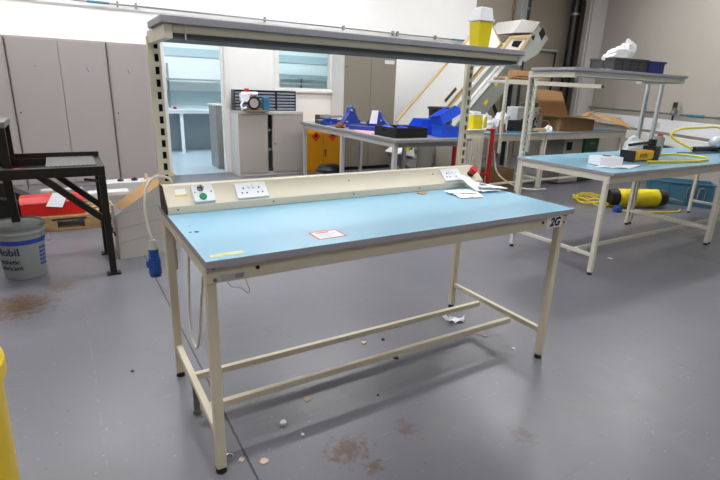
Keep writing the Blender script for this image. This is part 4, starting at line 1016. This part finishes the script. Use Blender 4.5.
# bucket
BX, BY, BR = -.685, 2.66, .150
t = thing('plastic_bucket', (BX, BY, 0), 'grey lidded lubricant bucket with blue band under the trestle', 'bucket')
MB().lathe((BX, BY, 0), [(.128, 0), (.133, .01), (BR, .325), (BR+.008, .33), (BR+.008, .345), (BR, .35), (BR+.002, .37)], 48).build('body', 'bucket', t, smooth=True)
MB().lathe((BX, BY, .3705), [(BR+.004, 0), (BR+.012, .004), (BR+.012, .03), (BR-.004, .034), (BR-.014, .022), (.01, .022)], 48).build('lid', 'bucketlid', t, smooth=True)
def rb(z): return .133+(BR-.133)*(z-.01)/.315
b = MB(); n = 64; zs_ = (.262, .296); rings = []
for zq in zs_: rings.append([b.bm.verts.new((BX+(rb(zq)+.0012)*math.cos(2*PI*k/n), BY+(rb(zq)+.0012)*math.sin(2*PI*k/n), zq)) for k in range(n)])
for zq in zs_[::-1]: rings.append([b.bm.verts.new((BX+(rb(zq)-.001)*math.cos(2*PI*k/n), BY+(rb(zq)-.001)*math.sin(2*PI*k/n), zq)) for k in range(n)])
rings.append(rings[0])
for r0, r1 in zip(rings, rings[1:]):
    for k in range(n): b.bm.faces.new((r0[k], r0[(k+1) % n], r1[(k+1) % n], r1[k]))
b.build('printed_band', 'bandblue', t, smooth=True)
def wrap(txt, size, a0, z0, mat, bold=.0012):
    tb = text_mb(txt, size, .0006, bold)
    for v in tb.bm.verts:
        zq = z0+v.co.y; r_ = rb(zq)+.0012+v.co.z; a = a0+v.co.x/r_
        v.co = Vector((BX+r_*math.cos(a), BY+r_*math.sin(a), zq))
    tb.build('printed_text', mat, t)
wrap('Mobil', .078, math.radians(-164), .188, 'print')
wrap('Synthetic', .046, math.radians(-166), .126, 'print', .0008)
wrap('Lubricant', .046, math.radians(-164), .080, 'print', .0008)
b = MB()
for i in range(5):
    for j in range(3):
        a = math.radians(-40+9*j); zq = .10+i*.030; r_ = rb(zq)+.0008
        b.obox((BX+r_*math.cos(a), BY+r_*math.sin(a), zq), (.0012, .017, .018), (0, 0, a))
b.build('printed_block', 'bandblue', t)
MB().tube([(BX+BR+.010, BY+.02, .335), (BX+BR+.035, BY-.02, .29), (BX+BR+.030, BY-.07, .262), (BX+BR-.006, BY-.09, .272)], .003, 6).build('bail_handle', 'steel', t, smooth=True)
# pallet
t = thing('wooden_pallet', (-.35, 4.2, 0), 'wooden pallet on floor in front of the grey cabinets', 'pallet')
px0, px1, py0, py1 = -.62, .25, 3.80, 4.80
for i in range(7):
    y = py0+i*(py1-py0-.09)/6; MB().box(px0, px1, y, y+.09, .118, .138).build('deck_board', 'pallet', t, .002)
for y in (py0, (py0+py1)/2-.05, py1-.1):
    MB().box(px0, px1, y, y+.10, 0, .018).build('bottom_board', 'pallet', t, .002)
    for x in (px0, (px0+px1)/2-.07, px1-.14): MB().box(x, x+.14, y, y+.10, .0185, .0975).build('block', 'pallet', t, .002)
for x in (px0, (px0+px1)/2-.05, px1-.10): MB().box(x, x+.10, py0, py1, .098, .1175).build('stringer', 'pallet', t, .002)
# red toolbox
zp = .1385
t = thing('red_toolbox', (-.45, 4.0, zp), 'red metal box on the pallet with white paper on top', 'toolbox')
MB().box(-.75, -.235, 3.86, 4.12, zp, zp+.125).build('body', 'boxred', t, .006)
MB().prism([(-.755, 3.855, zp+.1255), (-.755, 4.125, zp+.1255), (-.755, 4.125, zp+.165), (-.755, 3.90, zp+.185)], (.525, 0, 0)).build('lid', 'boxred', t, .004)
tag(MB().sheet([(-.55, 3.835, zp+.10), (-.42, 3.835, zp+.08), (-.36, 3.885, zp+.20), (-.48, 3.885, zp+.215)], 0, n=3).build('paper_note', 'paper'), 'white paper sheet draped over the front of red box', 'paper')
# long white box & bits behind
tag(MB().box(-.18, .22, 4.35, 4.52, zp, zp+.09).build('long_white_box', 'cab_side', None, .006), 'long white box on the pallet behind the black trestle leg', 'box')
tag(MB().box(-.60, -.22, 4.40, 4.52, zp, zp+.14).build('white_carton', 'cardgrey', None, .004), 'pale pinkish carton on the pallet behind the red box', 'box')
t = thing('long_white_casing', (.55, 5.2, 0), 'long white casing lying before the cabinets behind cardboard box', 'casing')
MB().box(.02, .85, 5.15, 5.40, .03, .18).build('body', 'cab_side', t, .008)
MB().box(.1, .2, 5.15, 5.4, 0, .0295).build('foot', 'black', t)
MB().box(.65, .75, 5.15, 5.4, 0, .0295).build('foot', 'black', t)
tag(MB().cyl((.52, 5.28, .1805), (.52, 5.28, .25), .025, .018, n=12).build('beige_bottle', 'woodtrim', None, smooth=True), 'small beige bottle standing on the long white casing', 'bottle')
tag(MB().blob((.38, 5.25, .1805), (.035, .03, .03), 3, .3).build('dark_bits', 'black', None, smooth=True), 'small dark object on the long white casing', 'part')
tag(MB().blob((.22, 5.25, .1805), (.035, .03, .025), 5, .3).build('grey_fitting', 'darkgrey', None, smooth=True), 'small grey fitting near left end of white casing', 'part')
# black ramp thing at left
t = thing('black_ramp', (-1.1, 4.25, 0), 'black sloping metal guard behind the trestle, left of red box', 'guard')
MB().prism([(-1.7, 4.15, 0.0), (-.82, 4.15, 0.0), (-.66, 4.15, .17), (-.66, 4.15, .25), (-.84, 4.15, .36), (-.87, 4.15, .42), (-1.7, 4.15, .62)], (0, .22, 0)).build('body', 'blacksteel', t, .004)
MB().beam((-1.7, 4.135, .52), (-.70, 4.135, .22), .02, .02).build('edge', 'darkgrey', t)
# cardboard box
t = thing('cardboard_box', (.15, 2.8, 0), 'large grey printed cardboard box with one brown flap raised', 'box')
fx = [(-.085, 2.70, 0), (.40, 2.78, 0), (.40, 2.78, .66), (-.075, 2.70, .385)]
b = MB().prism(fx, (0, .006, 0)); b.box(-.085, -.079, 2.7065, 3.15, 0, .40).box(.394, .40, 2.787, 3.15, 0, .60).box(-.085, .40, 3.1505, 3.156, 0, .44)
b.build('body', 'cardgrey', t, .001)
MB().prism([(-.07, 2.708, .384), (.395, 2.787, .655), (.37, 2.96, .70), (-.09, 2.88, .40)], (0, .002, .004)).build('raised_flap', 'card', t)
MB().prism([(-.09, 2.69, .37), (-.035, 2.698, .40), (-.10, 2.66, .475)], (0, .002, 0)).build('torn_corner', 'white', t)
g = MB()
for zz in (.14, .26, .38): g.beam((-.07, 2.6985, zz), (.38, 2.7735, zz+.05), .001, .003)
g.build('fold_line', 'midgrey', t)
for o in ('cardboard_box',): bpy.data.objects[o].location.x += .03
t = thing('cable_coil', (-.10, 2.66, 0), 'dark cable coil hanging at left edge of the cardboard box', 'cable')
MB().tube([(-.088, 2.69, .36), (-.11, 2.675, .31), (-.088, 2.67, .27), (-.11, 2.67, .22), (-.085, 2.67, .25), (-.072, 2.68, .21)], .006, 6).build('cord', 'black', t, smooth=True)

# yellow bin bottom left
t = thing('yellow_waste_bin', (-.770, .02, 0), 'bright yellow round bin cut off by the lower left edge', 'bin')
MB().lathe((-.770, .02, 0), [(.185, 0), (.195, .01), (.212, .60), (.20, .61)], 48).build('body', 'yellowbin', t, smooth=True)
MB().lathe((-.770, .02, .6105), [(.215, 0), (.225, .01), (.225, .05), (.205, .075), (.05, .10)], 48).build('lid', 'yellowbin', t, smooth=True)

# ------------------------------------------------------------------ floor litter
def chip(x, y, r, mat, lab, name='plaster_chip', n=6, h=.004, cat='debris'):
    b = MB(); a0 = random.random()*3
    pts = [(x+r*(.6+.6*random.random())*math.cos(a0+2*PI*i/n), y+r*(.6+.6*random.random())*math.sin(a0+2*PI*i/n), .0005) for i in range(n)]
    b.prism(pts, (0, 0, h)); return tag(b.build(name, mat), lab, cat)
chip(.33, .20, .017, 'white', 'white plaster chip on floor below the front stretcher', h=.012)
chip(.49, .31, .022, 'chip', 'tan paint flake on floor between the two stretchers')
chip(.18, .03, .020, 'chip', 'tan flake on floor right of the front left foot')
chip(.105, .08, .012, 'chip', 'small tan flake nearest the slab joint')
chip(.375, .10, .008, 'white', 'tiny white chip in front of the bench stretcher')
chip(1.73, .19, .013, 'white', 'small white chip beside the front right foot')
chip(3.78, .92, .028, 'white', 'white scrap on floor under the right bench')
chip(1.07, .42, .016, 'dirt', 'dark crumb on floor beneath the middle of the bench')
chip(1.12, .62, .016, 'dirt', 'dark crumb behind the rear stretcher')
chip(1.0, .64, .02, 'chip', 'flat tan flake behind the rear stretcher')
chip(.80, .18, .007, 'dirt', 'tiny black crumb on floor in front of the bench')
chip(-.18, .93, .008, 'dirt', 'tiny black crumb left of the bench legs')
s = thing('paper_scrap', (1.65, .6, 0), 'torn white paper scrap on floor under right end of bench', 'paper')
MB().sheet([(1.60, .60, .001), (1.70, .57, .001), (1.74, .61, .001), (1.64, .65, .001)], .02, seed=2, n=5).sheet([(1.61, .64, .002), (1.64, .62, .002), (1.62, .69, .05), (1.58, .68, .045)], .0, n=2).build('scrap', 'paper', s)
tag(MB().beam((1.63, .46, .002), (1.70, .36, .002), .006, .003).build('pink_strip', 'pink'), 'thin pink strip on floor near the front right leg', 'strip')
rg_ = MB().tube([(.065+.018*math.cos(a), .115+.018*math.sin(a), .004) for a in [i*2*PI/10 for i in range(10)]], .0022, 6, closed=True).build('metal_ring', 'silver', None, smooth=True)
tag(rg_, 'small metal ring on floor beside the front left foot', 'ring')

# ------------------------------------------------------------------ camera
f, yaw, pitch, roll, x, y, z = 486.9203, .5482, .3019, .0354, -.3336, -1.4638, 1.393
fw = Vector((math.sin(yaw)*math.cos(pitch), math.cos(yaw)*math.cos(pitch), -math.sin(pitch)))
r0 = Vector((math.cos(yaw), -math.sin(yaw), 0)); u0 = r0.cross(fw)
c_, s_ = math.cos(roll), math.sin(roll)
r1 = r0*c_+u0*s_; u1 = u0*c_-r0*s_
cam = bpy.data.cameras.new('camera'); co = bpy.data.objects.new('camera', cam); COL.objects.link(co)
cam.sensor_fit = 'HORIZONTAL'; cam.sensor_width = 36; cam.lens = f/720*36; cam.clip_start = .02; cam.clip_end = 60
R = Matrix((r1, u1, -fw)).transposed()
co.matrix_world = Matrix.Translation((x, y, z)) @ R.to_4x4()
SC.camera = co
wd = bpy.data.worlds.new('world'); SC.world = wd; wd.use_nodes = True
wd.node_tree.nodes['Background'].inputs[0].default_value = (.6, .65, .7, 1); wd.node_tree.nodes['Background'].inputs[1].default_value = .05
vs = SC.view_settings; vs.view_transform = 'Standard'; vs.look = 'None'; vs.gamma = 1; vs.use_curve_mapping = False
vs.exposure = .88
